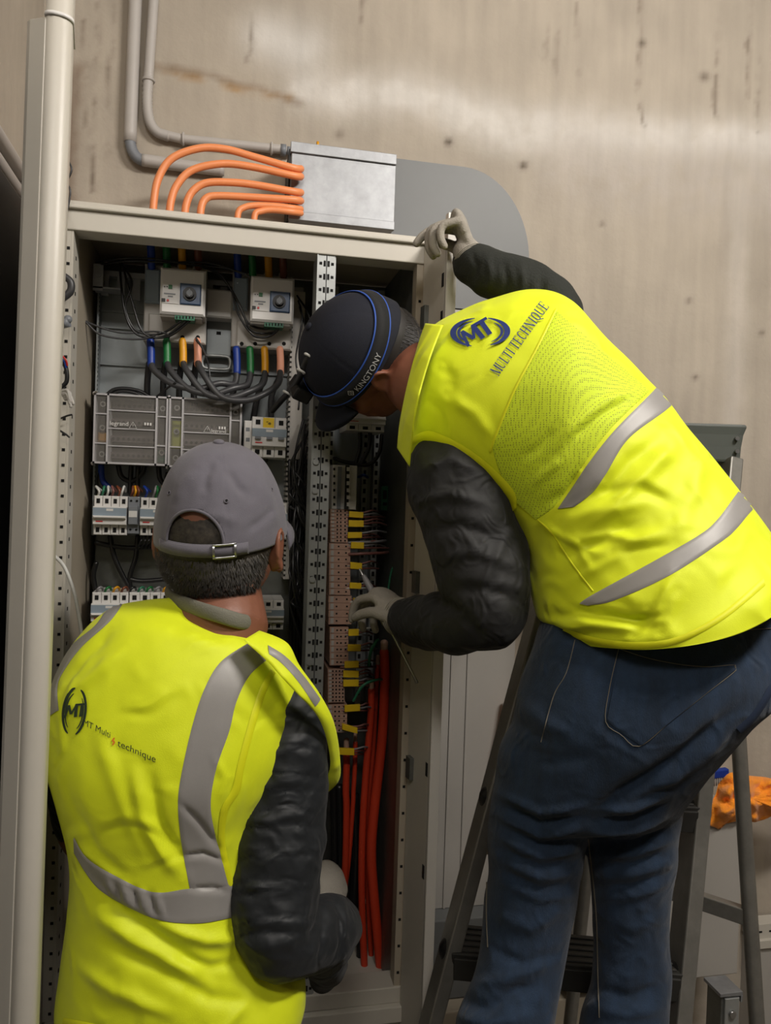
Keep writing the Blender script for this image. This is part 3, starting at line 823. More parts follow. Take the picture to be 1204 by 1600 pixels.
mb.bar(q+(-.004, 0, .002), q+(.0, 0, .003), .002, .0006, 1, (0, 1, 0)); mb.bar(q+(-.001, 0, -.002), q+(.004, 0, .001), .002, .0006, 1, (0, 1, 0)); mb.ring(q+(.003, 0, -.001), (0, 1, 0), .0018, .0006, 10, 6, 1)
obj('warning_sticker', mb, [M['tagyellow'], M['black']], yt)
mb = pbox(MB(), 381, 657, 393, 703, 1.525, 1.61, 0, .002); pbox(mb, 384, 668, 390, 674, 1.5245, 1.525, 1); pbox(mb, 384, 684, 390, 690, 1.5245, 1.525, 1)
tag(obj('auxiliary_contact', mb, [M['white'], M['greyp']]), 'slim white auxiliary contact on the left flank of the yellow-stickered breaker', 'contact block')

modular('circuit_breaker', 146, 775, 199, 836, 4, 'leftmost four-pole breaker of the row left of the grey cap', group='four-pole breakers of the middle row', lever='none' if 0 else 'bar')
t = modular('circuit_breaker', 219, 778, 271, 837, 4, 'four-pole breaker partly behind the grey cap, right of the dark contactor', group='four-pole breakers of the middle row', lever='bar')
a_ = rect(271, 778, 438, 842, 1.53)
modular('circuit_breaker', 432, 786, 448, 842, 1, 'single white breaker showing right of the grey cap', lever='bar')
a, b, c, d = rect(200, 776, 218, 834, 1.53)
t = thing('contactor', ((a+b)/2, 1.57, c), 'slim dark grey contactor between the two four-pole breakers', 'contactor')
mb = MB().bevbox(a, b, 1.527, 1.61, c, d, .001); mb.bevbox(a+.002, b-.002, 1.515, 1.527, c+.018, d-.018, .001)
obj('housing', mb, M['greyp'], t)
mb = MB(); [mb.cyl((a+(b-a)*q, 1.5262, z), (0, 1, 0), .0022, .001, 10) for q in (.25, .75) for z in (d-.008, c+.008)]
obj('terminal_screw', mb, M['hole'], t)
obj('rating_label', MB().box(a+.003, b-.003, 1.5144, 1.515, c+.032, c+.044), M['white'], t)

for k, (x0, x1, lb) in enumerate(((143, 200, 'white four-pole breaker just above the left shoulder of the vest with logo'), (201, 266, 'white breaker just above the collar of the vest with the script logo'))):
    modular('circuit_breaker', x0, 926, x1, 986, 4, lb, group='breakers of the lowest row', lever='bar')
t = modular('circuit_breaker', 393, 938, 443, 984, 3, 'white breaker with a blank cover right of the tanned neck', lever='bar')
modular('circuit_breaker', 540, 634, 601, 674, 3, 'white breaker right of the centre post half hidden by the bent face', lever='bar', band=False)

# vertical stack of three-pole devices right of the centre post
t = thing('circuit_breaker', at(538, 796, 1.56), 'white breaker block turned sideways at the top of the terminal strip', 'circuit breaker')
Y = 1.50
mb = pbox(MB(), 519, 727, 557, 796, Y+.01, 1.62, bev=.001)
obj('housing', mb, M['white'], t)
mb = pbox(MB(), 527, 729, 533, 795, Y+.006, Y+.012, 0); pbox(mb, 539, 727, 545, 796, Y+.004, Y+.012, 1)
obj('nose', mb, [M['greyp'], M['black']], t)
mb = MB()
for i in range(6): pbox(mb, 520.5, 731+i*11, 523.5, 735+i*11, Y+.009, Y+.0105); pbox(mb, 542, 730+i*11, 546.5, 736+i*11, Y-.001, Y+.006, 1)
obj('lever', mb, [M['hole'], M['white']], t)

# terminal strips and yellow cable markers
def terminals(y0, y1, x0, x1, n, slope, label, rows):
    Y = 1.51
    t = thing('terminal_strip', at((x0+x1)/2, y1, 1.57), label, 'terminal strip', 'terminal strips beside the centre post')
    mb = MB(); sc_ = MB()
    for i in range(n):
        ya, yb = y0+(y1-y0)*i/n, y0+(y1-y0)*(i+1)/n-.5
        pbox(mb, x0, ya, x1, yb, Y, 1.62)
        for r in rows:
            xx = x0+(x1-x0)*r
            pbox(sc_, xx-1.3, (ya+yb)/2-1.2, xx+1.3, (ya+yb)/2+1.2, Y-.0006, Y+.001)
        pbox(mb, x0+(x1-x0)*.08, ya+1, x0+(x1-x0)*.22, yb-1, Y-.001, Y, 1)
    obj('terminal_body', mb, [M['terminal'], M['offwhite']], t)
    obj('screw_hole', sc_, M['hole'], t)
terminals(796, 848, 516, 543, 9, 0, 'upper beige terminal strip below the sideways breaker', (.4, .6, .85))
terminals(849, 930, 514, 547, 8, 0, 'tall beige terminal strip beside the screwdriver tip', (.45, .8))
terminals(931, 976, 513, 549, 4, 0, 'beige terminal block with big holes level with the gloved hand', (.35, .8))
terminals(980, 1040, 515, 544, 6, 0, 'beige terminal strip just below the level of the gloved hand', (.4, .6, .85))
terminals(1046, 1098, 512, 538, 9, 0, 'narrow beige terminal strip above the raised vest edge', (.3, .5, .7, .9))
terminals(1101, 1145, 511, 542, 6, 0, 'lowest beige terminal strip beside the raised vest edge', (.4, .6, .85))
mk = [(556, 804, 22, 9), (556, 818, 23, 10), (554, 836, 22, 9), (558, 852, 20, 10), (556, 884, 18, 10), (555, 915, 18, 9), (560, 940, 17, 11), (552, 988, 16, 10),
      (553, 1012, 20, 10), (549, 1038, 22, 10), (548, 1053, 24, 10), (548, 1067, 24, 10), (550, 1106, 24, 10), (546, 1138, 24, 9), (541, 1174, 24, 10)]
for i, (x, y, w_, h_) in enumerate(mk):
    tilt = (0.02*((i*37) % 5-2)) - (.28 if i == 13 else 0) - (.1 if i in (4, 14) else 0)
    c = at(x, y, 1.505); s_ = 1.505/1200*1.03
    mb = MB().obox(c, (w_*s_/2, 0, -tilt*w_*s_/2*-1), (0, .0035, 0), (0, 0, h_*s_/2))
    o = tag(obj('cable_marker', mb, M['tagyellow'], bevel=.0006), 'yellow cable marker, number %d counting down the terminal strips' % (i+1), 'cable marker', 'yellow cable markers')
    o['label'] = ['topmost yellow marker under the sideways breaker', 'yellow marker second from the top of the column', 'yellow marker third from the top of the column',
                  'yellow marker fourth from the top, above a pink-brown wire', 'yellow marker right at the screwdriver tip', 'yellow marker just below the screwdriver tip',
                  'yellow marker touching the fingers of the lower glove', 'yellow marker just below the lower glove, beside the green connector lead',
                  'yellow marker second below the lower glove', 'uppermost of three tightly stacked yellow markers', 'middle of three tightly stacked yellow markers',
                  'lowest of three tightly stacked yellow markers', 'yellow marker beside the lowest beige terminal strip', 'tilted yellow marker under the lowest terminal strip',
                  'lowest yellow marker, next to the red cables'][i]
# wires leaving the markers to the right
wm = ['wirebrown', 'wiregrey', 'wirebrown', 'wirewhite']
wn = {'wirebrown': 'brown', 'wiregrey': 'grey', 'wirewhite': 'white'}
for i, (x, y, w_, h_) in enumerate(mk):
    for k in range(3):
        yy = y-h_*.35+h_*.4*k
        m_ = wm[(i*2+k) % 3] if i < 4 or i > 8 else wm[(i+k) % 4]
        ln = 24+((i*7+k*5) % 16) if y < 870 else 16+((i*5+k*7) % 12)
        pts = [at(x-w_/2-6, yy, 1.512), at(x+w_/2, yy, 1.508), at(x+w_/2+ln*.6, yy-2+(k-1)*1.5, 1.512+.01*k), at(x+w_/2+ln, yy-1+(k*3) % 5, 1.56)]
        wire('control_wire', '%s control wire leaving %s' % (wn[m_], o_lab(i) if 0 else 'the ' + ['topmost', 'second', 'third', 'fourth', 'fifth', 'sixth', 'seventh', 'eighth', 'ninth', 'tenth', 'eleventh', 'twelfth', 'thirteenth', 'fourteenth', 'lowest'][i]+' yellow marker, '+['upper', 'middle', 'lower'][k]+' of three'),
             'wire', pts, .0019, M[m_], 'control wires at the yellow markers', n=8, sub=5)
for i, (y, m_, x1) in enumerate(((866, 'wirebrown', 606), (958, 'salmon', 590), (848, 'wiregrey', 602))):
    wire('control_wire', ['thick pink-brown wire running level right of the fourth yellow marker', 'salmon wire behind the fingers of the lower glove', 'grey wire pair curving right above the pink-brown wire'][i], 'wire',
         [at(545, y, 1.51), at(570, y-1, 1.505), at(x1-10, y-2, 1.52), at(x1, y-3, 1.56)], .003, M[m_], n=8)
for i in range(9):
    x, y = 572+rnd()*14, 882+rnd()*30
    pass
# green connector rail, pink-brown side terminals
mb = pbox(MB(), 596, 760, 628, 798, 1.60, 1.625)
for i in range(3): pbox(mb, 598+i*10, 766, 604+i*10, 780, 1.5994, 1.60, 1); pbox(mb, 598+i*10, 785, 604+i*10, 790, 1.5994, 1.60, 1)
tag(obj('earth_rail', mb, [M['greentr'], M['hole']]), 'green plastic earth rail inside the right compartment by the black sleeve', 'terminal rail')
ys = [799, 811, 844, 866, 876, 899, 920, 936, 1057, 1080, 1103, 1120]
for i, y in enumerate(ys):
    mb = MB(); c = at(632, y, 1.555)
    for k in range(4): mb.cyl(c+np.array([.006*k, 0, 0]), (1, 0, 0), .0048-.0006*(k % 2), .006, 12, 0)
    mb.ell(c, (.005, 0, 0), (0, .005, 0), (0, 0, .005), 12, 8, 1)
    tag(obj('terminal_stud', mb, [M['brown'], M['steel']]), 'brown ringed terminal stud, '+['topmost', 'second', 'third', 'fourth', 'fifth', 'sixth', 'seventh', 'eighth', 'ninth', 'tenth', 'eleventh', 'lowest'][i]+' of the right-hand column', 'terminal', 'studs in the right compartment')
M['darkback'] = mat('dark_insulator', (38, 24, 22), .6)
tag(obj('insulator_bar', pbox(MB(), 624, 775, 652, 1300, 1.562, 1.60), M['darkback']), 'dark red-brown insulating bar behind the column of terminal studs', 'insulator')
wire('earth_wire', 'thin olive wire curving up from the lower glove to the terminal studs', 'wire', [at(606, 925, 1.5), at(612, 890, 1.53), at(626, 874, 1.55)], .0022, M['wiregreen'])
wire('earth_wire', 'green wire arching from the lower terminals to the right under the glove', 'wire', [at(552, 1095, 1.50), at(566, 1072, 1.49), at(585, 1063, 1.50), at(606, 1061, 1.55)], .0028, M['wiregreen'])
wire('earth_wire', 'short green wire hanging just below the lower glove', 'wire', [at(590, 1000, 1.5), at(580, 1015, 1.49), at(576, 1040, 1.52)], .0034, M['wiregreen'])

# orange and red cables in the lower right compartment
pw = [((600, 1018), (601, 1060), (597, 1150), (585, 1260), (580, 1330), (584, 1400), (596, 1530), .0100, 'thickest orange-red cable in the lower right compartment, rising to the glove'),
      ((580, 1078), (579, 1120), (572, 1200), (566, 1300), (565, 1400), (570, 1530), (572, 1560), .0072, 'orange-red cable left of the thickest one with a beige tip'),
      ((541, 1170), (541, 1200), (540, 1235), (541, 1260), (540, 1330), (538, 1380), (536, 1400), .0070, 'short red cable just right of the raised vest edge'),
      ((555, 1160), (554, 1200), (552, 1235), (551, 1260), (545, 1340), (540, 1380), (538, 1400), .0048, 'thin red cable beside the short red cable'),
      ((618, 1190), (619, 1230), (618, 1290), (617, 1350), (612, 1400), (606, 1435), (603, 1450), .0052, 'slim red cable close to the right side of the compartment'),
      ((590, 1040), (587, 1090), (582, 1180), (574, 1280), (574, 1380), (580, 1500), (584, 1560), .0055, 'thin dark red cable between the two thick orange-red cables')]
for i, p in enumerate(pw):
    t = thing('power_cable', at(p[3][0], p[6][1], 1.54), p[8], 'cable', 'orange-red power cables')
    obj('jacket', MB().tube([at(x, y, 1.53+.008*i) for x, y in p[:7]], p[7], n=14, sub=8), M['red_orange'], t)
    x, y = p[0]
    obj('cable_end', MB().tube([at(x, y-14, 1.53+.008*i), at(x, y+2, 1.53+.008*i)], p[7]*.8, n=12), M['terminal'], t)
for i, (x, y0, y1, s) in enumerate(((630, 1160, 1520, .006), (608, 1110, 1520, .006), (553, 1245, 1420, .012), (646, 1000, 1520, .004), (530, 1230, 1500, .009), (560, 1420, 1560, .009), (520, 1200, 1540, .008))):
    wire('dark_cable', 'dark cable number %d from the left hidden in the shade of the lower compartment' % i, 'cable', [at(x, y0, 1.57), at(x+3, (y0+y1)/2, 1.57), at(x-2, y1, 1.57)], s, M['blackcable'], 'dark cables low in the right compartment')
    col.objects[-1]['label'] = 'dark cable in the shade, '+['between the slim red cable and the right side', 'just right of the thickest orange-red cable', 'behind the short red cables as a thick bundle',
        'furthest right, against the side panel', 'left of the short red cables', 'under the sleeve of the left worker', 'furthest left, beside the centre post'][i]

# comb cable ducts
def comb(x0, x1, y0, y1, label, Y=1.56):
    a, b, c, d = rect(x0, y0, x1, y1, Y)
    t = thing('comb_duct', ((a+b)/2, 1.58, c), label, 'cable duct')
    obj('cover', MB().box(a+.004, b-.001, Y, Y+.004, c, d), M['offwhite'], t)
    mb = MB(); n = int((d-c)/.010)
    for i in range(n): z = c+i*.010; mb.box(a, a+.004, Y-.002, 1.62, z, z+.0055)
    obj('teeth', mb, M['offwhite'], t)
comb(449, 471, 455, 905, 'vertical slotted beige cable duct left of the centre post')
comb(486, 495, 640, 730, 'short slotted duct strip beside the centre post behind the navy brim', 1.50)

# black harness between the left compartment and the centre post
for i in range(22):
    y0 = 700+i*11; random.seed(50+i)
    x0 = 452+rnd()*14; bulge = 16+rnd()*16; dz = 30+rnd()*110
    pts = [at(470+rnd()*14, y0-30-rnd()*30, 1.545), at(x0+bulge*.2, y0, 1.49+rnd()*.03), at(x0, y0+dz*.4, 1.48+rnd()*.03), at(x0+bulge*.8, y0+dz, 1.50), at(474+rnd()*12, y0+dz+50, 1.55)]
    wire('harness_wire', 'black wire looping in the harness left of the centre post', 'wire', pts, .0026, M['blackcable'], 'black harness wires', n=8, sub=8)
for i in range(7):
    x = 452+i*5
    wire('harness_cable', 'vertical black cable in the bundle left of the centre post', 'cable', [at(x, 720, 1.56), at(x+3, 900, 1.55), at(x+1, 1150, 1.55), at(x-2, 1560, 1.56)], .0045, M['blackcable'], 'vertical black bundle', n=8)
# thin control wires around the big breakers
cw = [[(186, 404), (192, 470), (202, 508), (222, 526), (260, 524), (290, 502)], [(186, 408), (206, 440), (196, 480), (212, 516), (250, 522), (282, 502)],
      [(190, 404), (198, 440), (206, 470), (224, 520), (262, 526), (298, 500)], [(310, 415), (345, 430), (370, 470), (388, 505), (415, 514), (430, 505)],
      [(316, 413), (352, 440), (376, 480), (392, 516), (425, 520), (440, 504)], [(330, 418), (360, 450), (372, 490), (396, 524), (424, 524), (445, 502)],
      [(104, 484), (140, 505), (190, 520), (240, 518), (262, 522)], [(104, 486), (130, 500), (160, 524), (220, 530), (250, 520)],
      [(150, 410), (190, 404), (235, 404), (300, 414), (345, 418), (385, 428)], [(152, 414), (200, 408), (260, 410), (330, 412), (395, 434)],
      [(305, 530), (318, 548), (327, 580), (326, 620)], [(234, 628), (262, 606), (274, 598)], [(306, 528), (314, 540), (322, 556)],
      [(466, 470), (472, 500), (462, 560), (470, 600)], [(468, 480), (478, 520), (474, 560), (466, 640)], [(464, 462), (484, 500), (480, 570), (472, 600)]]
lbs = ['outer of the black wires looping down beside the left large breaker', 'inner twisted black wire beside the left large breaker', 'black wire crossing the loop left of the left large breaker',
       'outermost black wire curving under the right large breaker', 'middle black wire curving under the right large breaker', 'inner black wire curving under the right large breaker',
       'upper thin wire from the left post to the left large breaker', 'lower thin wire from the left post to the left large breaker', 'upper black wire along the top of the grey mounting plate',
       'lower black wire along the top of the grey mounting plate', 'thin wire hanging from the left breaker to the blocks', 'short black wire slanting over the left block', 'short brown wire below the left breaker',
       'thin wire just right of the right large breaker', 'thin wire right of the right large breaker, bending outwards', 'thin wire arching beside the slotted duct']
for i, p in enumerate(cw):
    wire('control_wire', lbs[i], 'wire', [at(x, y, 1.545 if j in (0,) else (1.522 if j < len(p)-1 else 1.505)) for j, (x, y) in enumerate(p)], .0022 if i < 6 else .0019, M['blackcable'] if i not in (6, 7, 12) else M['greycable'], 'thin control wires', n=8, sub=8)
for i, (p, lb) in enumerate((([(160, 628), (180, 612), (215, 614), (240, 628)], 'outer dark wire arching over the left distribution block'), ([(165, 628), (185, 616), (210, 618), (228, 628)], 'inner dark wire arching over the left distribution block'))):
    wire('control_wire', lb, 'wire', [at(x, y-4, 1.56) for x, y in p], .0035, M['blackcable'])
# dark cables between the block row and the breaker rows
dk_ = [([(158, 728), (160, 750), (172, 764)], 'blue', 'blue cable end under the left distribution block'), ([(270, 732), (272, 745), (262, 758)], 'blue', 'blue cable stub under the right distribution block, beside the grey cap'),
       ([(185, 728), (190, 745), (206, 752), (222, 740), (226, 728)], 'blackcable', 'black cable loop hanging under the left distribution block'), ([(205, 728), (203, 770)], 'blackcable', 'left of two straight black cables above the dark contactor'),
       ([(216, 728), (214, 772)], 'blackcable', 'right of two straight black cables above the dark contactor'), ([(158, 735), (156, 756), (170, 772)], 'blackcable', 'black cable curving into the leftmost middle-row breaker'),
       ([(248, 730), (250, 748), (258, 756), (262, 740)], 'blackcable', 'black drooping cable stub next to the blue stub'),
       ([(215, 838), (212, 870), (203, 900), (204, 922)], 'blackcable', 'black cable dropping from the contactor to the lowest row'), ([(172, 838), (178, 868), (190, 896), (202, 918)], 'blackcable', 'black cable slanting down from the leftmost middle-row breaker'),
       ([(150, 848), (200, 856), (262, 852)], 'blackcable', 'black cable lying level under the middle breaker row'), ([(202, 905), (225, 908), (268, 904)], 'blackcable', 'black cable running level just above the lowest row'),
       ([(150, 880), (146, 900), (150, 924)], 'blackcable', 'black cable at the far left above the lowest row')]
for p, m_, lb in dk_: wire('branch_cable', lb, 'cable', [at(x, y, 1.58) for x, y in p], .0048 if m_ == 'blackcable' else .006, M[m_], 'branch cables between rows', n=10, sub=6)
tw = [(152, 'wirewhite'), (158, 'wiregreen'), (166, 'wirewhite'), (174, 'wirebrown'), (184, 'brown'), (188, 'wirewhite'), (204, 'brown'), (209, 'yellow'), (214, 'brown'), (227, 'blue'), (239, 'wiregrey'), (243, 'green'), (253, 'yellow'), (258, 'wiregrey')]
for i, (x, m_) in enumerate(tw):
    wire('pigtail_wire', 'short %s wire tail entering the middle breaker row, number %d from the left' % (m_.replace('wire', ''), i+1), 'wire',
         [at(x, 777, 1.54), at(x+3, 768, 1.53), at(x+((i*7) % 9)-2, 760, 1.54), at(x+8, 768, 1.57)], .0022, M[m_], 'short wire tails above the middle row', n=8)
    col.objects[-1]['label'] = 'short %s wire tail, %s of fourteen above the middle breaker row' % (m_.replace('wire', ''), ['first', 'second', 'third', 'fourth', 'fifth', 'sixth', 'seventh', 'eighth', 'ninth', 'tenth', 'eleventh', 'twelfth', 'thirteenth', 'last'][i])
for i in range(9):
    x = 150+i*13; m_ = ['wiregrey', 'green', 'yellow', 'brown', 'blackcable', 'wiregreen', 'green', 'wiregrey', 'yellow'][i]
    wire('pigtail_wire', 'short wire tail, %s of nine above the lowest breaker row' % ['first', 'second', 'third', 'fourth', 'fifth', 'sixth', 'seventh', 'eighth', 'last'][i], 'wire',
         [at(x, 928, 1.54), at(x+3, 920, 1.53), at(x+9, 918, 1.54), at(x+12, 928, 1.57)], .0024, M[m_], 'short wire tails above the lowest row', n=8)
for i in range(8):
    x = 222+i*6
    wire('pigtail_wire', 'black wire tail, %s of eight under the middle row beside the grey cap' % ['first', 'second', 'third', 'fourth', 'fifth', 'sixth', 'seventh', 'last'][i], 'wire',
         [at(x, 836, 1.55), at(x-2, 846, 1.53), at(x-8, 856, 1.56)], .002, M['blackcable'], 'wire tails under the middle row', n=8)
# cables under the small breaker in the right compartment
for i, p in enumerate(([(562, 674), (562, 700), (556, 722)], [(578, 674), (576, 700), (564, 724)], [(596, 680), (592, 708), (575, 726), (540, 722), (522, 716)])):
    wire('branch_cable', ['left', 'middle', 'right and longest'][i]+' black cable hanging from the half-hidden breaker below the bent face', 'cable', [at(x, y, 1.56) for x, y in p], .0042, M['blackcable'], 'cables under the half-hidden breaker', n=10)
wire('control_wire', 'small blue wire tail right of the sideways breaker', 'wire', [at(560, 745, 1.56), at(568, 742, 1.54), at(574, 746, 1.56)], .003, M['blue'])

# left post: dangling leads and the white cable
lp = [([(106, 250), (112, 265), (105, 285), (110, 300), (104, 335)], .0016, 'blackcable', 'thin black wire curling up beside the top of the cream door'),
      ([(98, 430), (110, 440), (110, 455), (98, 466)], .006, 'greycable', 'grey flexible lead bulging out beside the upper door edge'),
      ([(94, 560), (103, 575), (104, 596), (94, 606)], .0036, 'blackcable', 'black lead with coloured cores beside the door edge'),
      ([(92, 655), (104, 650), (112, 648)], .0016, 'blackcable', 'upper stray black wire end beside the door edge'), ([(92, 672), (102, 678), (108, 683)], .0016, 'blackcable', 'lower stray black wire end beside the door edge')]
for p, r, m_, lb in lp: wire('loose_lead', lb, 'wire', [at(x, y, 1.36) for x, y in p], r, M[m_], n=8)
wire('blue_core', 'tiny blue wire core beside the door edge', 'wire', [at(96, 560, 1.355), at(101, 566, 1.355), at(103, 574, 1.357)], .0018, M['blue']); wire('red_core', 'tiny red wire core beside the door edge', 'wire', [at(98, 557, 1.353), at(103, 563, 1.353), at(105, 571, 1.356)], .0016, M['redp'])
mb = MB().cyl(at(97, 506, 1.36), nrm((1, -.2, .3)), .008, .012, 16).ell(at(106, 499, 1.36), (.007, 0, 0), (0, .007, 0), (0, 0, .007), 14, 8)
tag(obj('cable_gland', mb, M['greyp']), 'grey round cable gland on the left post', 'gland')
mb = MB(); random.seed(5)
for k in range(5): c = at(96+k*1.5, 612+k*3, 1.355); mb.tube([c, c+np.array([.006+rnd()*.006, -.004, .002]), c+np.array([.008+rnd()*.008, -.006, -.01-rnd()*.004])], .0028, n=8)
tag(obj('wire_bundle', mb, M['offwhite']), 'small cream knot of wire ends beside the door edge', 'wire bundle')
wire('white_cable', 'thin white cable hanging from the left post behind the vest shoulder', 'cable', [at(84, 868, 1.34), at(100, 885, 1.33), at(114, 920, 1.32), at(122, 955, 1.31), at(129, 1000, 1.30)], .003, M['wirewhite'], n=10, sub=10)
mb = MB()
for y in (1440, 1475): pbox(mb, 95, y, 140, y+6, 1.6, 1.61)
pbox(mb, 110, 1250, 135, 1340, 1.58, 1.60, 1)
tag(obj('mounting_rail', mb, [M['post'], M['creamdark']]), 'pair of steel cross rails low in the left compartment beside the door', 'rail')

# ---------------------------------------------------------------- step ladder
lad = thing('step_ladder', (at(1000, 1500, 1.35)[0], 1.25, 0), 'grey aluminium step ladder under the bending worker', 'step ladder')
def extend(p, q, z):
    p, q = np.array(p), np.array(q); return p+(q-p)*((z-p[2])/(q[2]-p[2]))
FLt, FLb = W(905, 715, 1.42), W(672, 1600, 1.26)
FRt, FRb = W(1140, 720, 1.47), W(1056, 1600, 1.22)
FL0, FR0 = extend(FLt, FLb, .02), extend(FRt, FRb, .02)
BRt, BRb = W(1126, 728, 1.50), W(1182, 1600, 1.42)
BR0 = extend(BRt, BRb, .02)
BLt, BLb = W(985, 728, 1.57), W(890, 1600, 1.66)
BL0 = extend(BLt, BLb, .02)
sd = nrm(FRt-FLt)
def rail(a, b, w_, h_, side):
    return MB().bar(a, b, w_, h_, 0, side)
vw = nrm((FRt+FR0)/2-CAM); 
obj('rail', rail(FLt, FL0, .024, .05, sd), M['alu'], lad, bevel=.003)
obj('rail', rail(FRt, FR0, .026, .05, sd), M['alu'], lad, bevel=.003)
obj('rear_leg', MB().tube([BRt, BR0], .014, n=16, cap=False), M['alu'], lad)
obj('rear_leg', MB().tube([BLt, BL0], .014, n=16, cap=False), M['alu'], lad)
for i, z in enumerate((1.04, .80, .56, .33)):
    a, b = extend(FLt, FL0, z), extend(FRt, FR0, z)
    t = nrm(b-a); dpth = np.array([t[1], -t[0], 0]); 
    if dpth[1] > 0: dpth = -dpth
    dpth = -dpth
    mb = MB().obox((a+b)/2+dpth*.02, (b-a)/2*.98, dpth*.045, (0, 0, .012))
    mb.obox((a+b)/2-dpth*.025+np.array([0, 0, -.012]), (b-a)/2*.96, dpth*.004, (0, 0, .018))
    for k in range(5): mb.obox((a+b)/2+dpth*(-.015+k*.017)+np.array([0, 0, .013]), (b-a)/2*.94, dpth*.003, (0, 0, .0015))
    tr = obj('tread', mb, M['tread'], lad, bevel=.004)
    for q in (a, b): obj('tread_bracket', MB().ell(q, (.018, 0, 0), (0, .024, 0), (0, 0, .022), 14, 8), M['black'], tr)
obj('rear_crossbar', MB().bar(extend(BLt, BL0, .79), extend(BRt, BR0, .79), .02, .03, 0, (0, 1, 0)), M['alu'], lad, bevel=.002)
obj('rear_crossbar', MB().bar(extend(BLt, BL0, .35), extend(BRt, BR0, .35), .02, .03, 0, (0, 1, 0)), M['alu'], lad, bevel=.002)
# top guard: rounded moulded head
z_hi = W(1110, 662, 1.46)[2]; z_lo = W(1110, 722, 1.46)[2]
aL, aR = W(895, 690, 1.46), W(1164, 690, 1.46)
t = nrm((aR-aL)*np.array([1, 1, 0])); dp = np.array([-t[1], t[0], 0])
mb = MB(); L_ = np.linalg.norm(aR-aL)
def gp(s, q, z): return aL*np.array([1, 1, 0])+t*s+dp*q+np.array([0, 0, z])
prof = [(0, 0), (L_-.016, 0), (L_-.006, .002), (L_-.006, .05), (L_-.002, .10), (0, .10)]
n = len(prof); v = []
for z, g in ((z_lo, -.006), (z_lo+.006, -.001), (z_lo+.03, 0), (z_hi-.02, .003), (z_hi-.005, .008), (z_hi, .006)):
    v += [gp(s+(g if s > .1 else -g), q+(-g if q < .05 else g)*.4, z) for s, q in prof]
f = [(k*n+i, k*n+(i+1) % n, (k+1)*n+(i+1) % n, (k+1)*n+i) for k in range(5) for i in range(n)]+[tuple(range(n))[::-1], tuple(range(5*n, 6*n))]
mb.add(v, f)
tg = obj('top_guard', mb, M['ladderplastic'], lad, bevel=.004)
mb = MB()
for q in ((1150, 690), (1150, 710)): mb.cyl(W(q[0]+2, q[1]-5, 1.452), FWD, .004, .006, 12)
obj('rivet', mb, M['steel'], tg)

# ---------------------------------------------------------------- things right behind the ladder
wx0, wx1 = at(895, 1400, 1.60)[0], at(1158, 1400, 1.60)[0]
wz0, wz1 = at(1090, 1530, 1.60)[2], at(1090, 1275, 1.60)[2]
wb = thing('wall_enclosure', ((wx0+wx1)/2, 1.68, wz0), 'pale rectangular enclosure on the wall behind the ladder, under the orange cloth', 'enclosure')
obj('box_body', MB().box(wx0, wx1, 1.612, YW+.004, wz0, wz1), M['panelwhite'], wb, bevel=.003)
obj('front_cover', MB().bevbox(wx0+.002, wx1-.002, 1.60, 1.611, wz0+.002, wz1-.002, .003), M['panelwhite'], wb)
c = at(1125, 1222, 1.68)
tx0, tx1 = at(1066, 1250, 1.63)[0], at(1100, 1250, 1.63)[0]
tag(obj('plastic_tub', MB().bevbox(tx0, tx1, 1.63, 1.72, wz1, at(1080, 1232, 1.63)[2], .004), M['offwhite'], bevel=.003), 'small pale plastic tub on the pale enclosure between jeans and ladder rail', 'tub')
# brush
br = thing('brush', at(1122, 1235, 1.66), 'small blue brush lying beside the orange cloth behind the ladder', 'brush')
q0, q1 = at(1108, 1210, 1.64), at(1136, 1206, 1.64)
obj('handle', MB().bar(q0, q1, .016, .02, 0, (0, 1, 0)), M['blue'], br, bevel=.003)
mb = MB()
for i in range(9):
    q = q0+(q1-q0)*(i+.3)/9; mb.cyl(q+(0, -.003, -.005), (0.05*(i-4)*.3, 0, -1), .0014, .024, 6)
obj('bristles', mb, M['wiregrey'], br)
# crumpled orange cloth draped over the enclosure edge
def cloth():
    out = [(1106, 1290), (1112, 1272), (1107, 1262), (1118, 1240), (1122, 1224), (1137, 1208), (1152, 1205), (1170, 1212), (1195, 1214), (1225, 1222), (1262, 1236), (1280, 1262), (1255, 1280), (1215, 1270), (1196, 1280), (1178, 1285), (1162, 1282), (1146, 1284), (1130, 1288), (1124, 1297), (1115, 1292)]
    c0 = np.array([1175., 1248.]); mb = MB(); rings = 14; n = 84
    oo = np.array(out, float); 
    per = np.concatenate([oo, oo[:1]]); L = np.concatenate([[0], np.cumsum(np.linalg.norm(np.diff(per, axis=0), axis=1))])
    v = []
    for side in (0, 1):
        for j in range(rings+1):
            r = j/rings
            for i in range(n):
                s = L[-1]*i/n; x = np.interp(s, L, per[:, 0]); y = np.interp(s, L, per[:, 1])
                x, y = c0[0]+(x-c0[0])*r, c0[1]+(y-c0[1])*r
                dome = .045*(1-r**3)
                cr = .012*noise.noise(Vector((x*.045, y*.06, 1.3)))+.006*noise.noise(Vector((x*.12, y*.12, 5.3)))
                Yf = 1.60-dome-cr*2 if side == 0 else 1.607
                if y > 1262: Yf = min(Yf, 1.590-cr) if side == 0 else 1.597
                v.append(at(x, y, Yf))
    f = []
    for side in (0, 1):
        b = side*(rings+1)*n
        for j in range(rings):
            for i in range(n): f.append((b+j*n+i, b+j*n+(i+1) % n, b+(j+1)*n+(i+1) % n, b+(j+1)*n+i))
    b = (rings+1)*n; e = rings*n
    for i in range(n): f.append((e+i, e+(i+1) % n, b+e+(i+1) % n, b+e+i))
    mb.add(v, f, 0, True); return mb
tag(obj('microfibre_cloth', cloth(), M['cloth']), 'crumpled bright orange cloth on top of the pale enclosure behind the ladder', 'cloth')
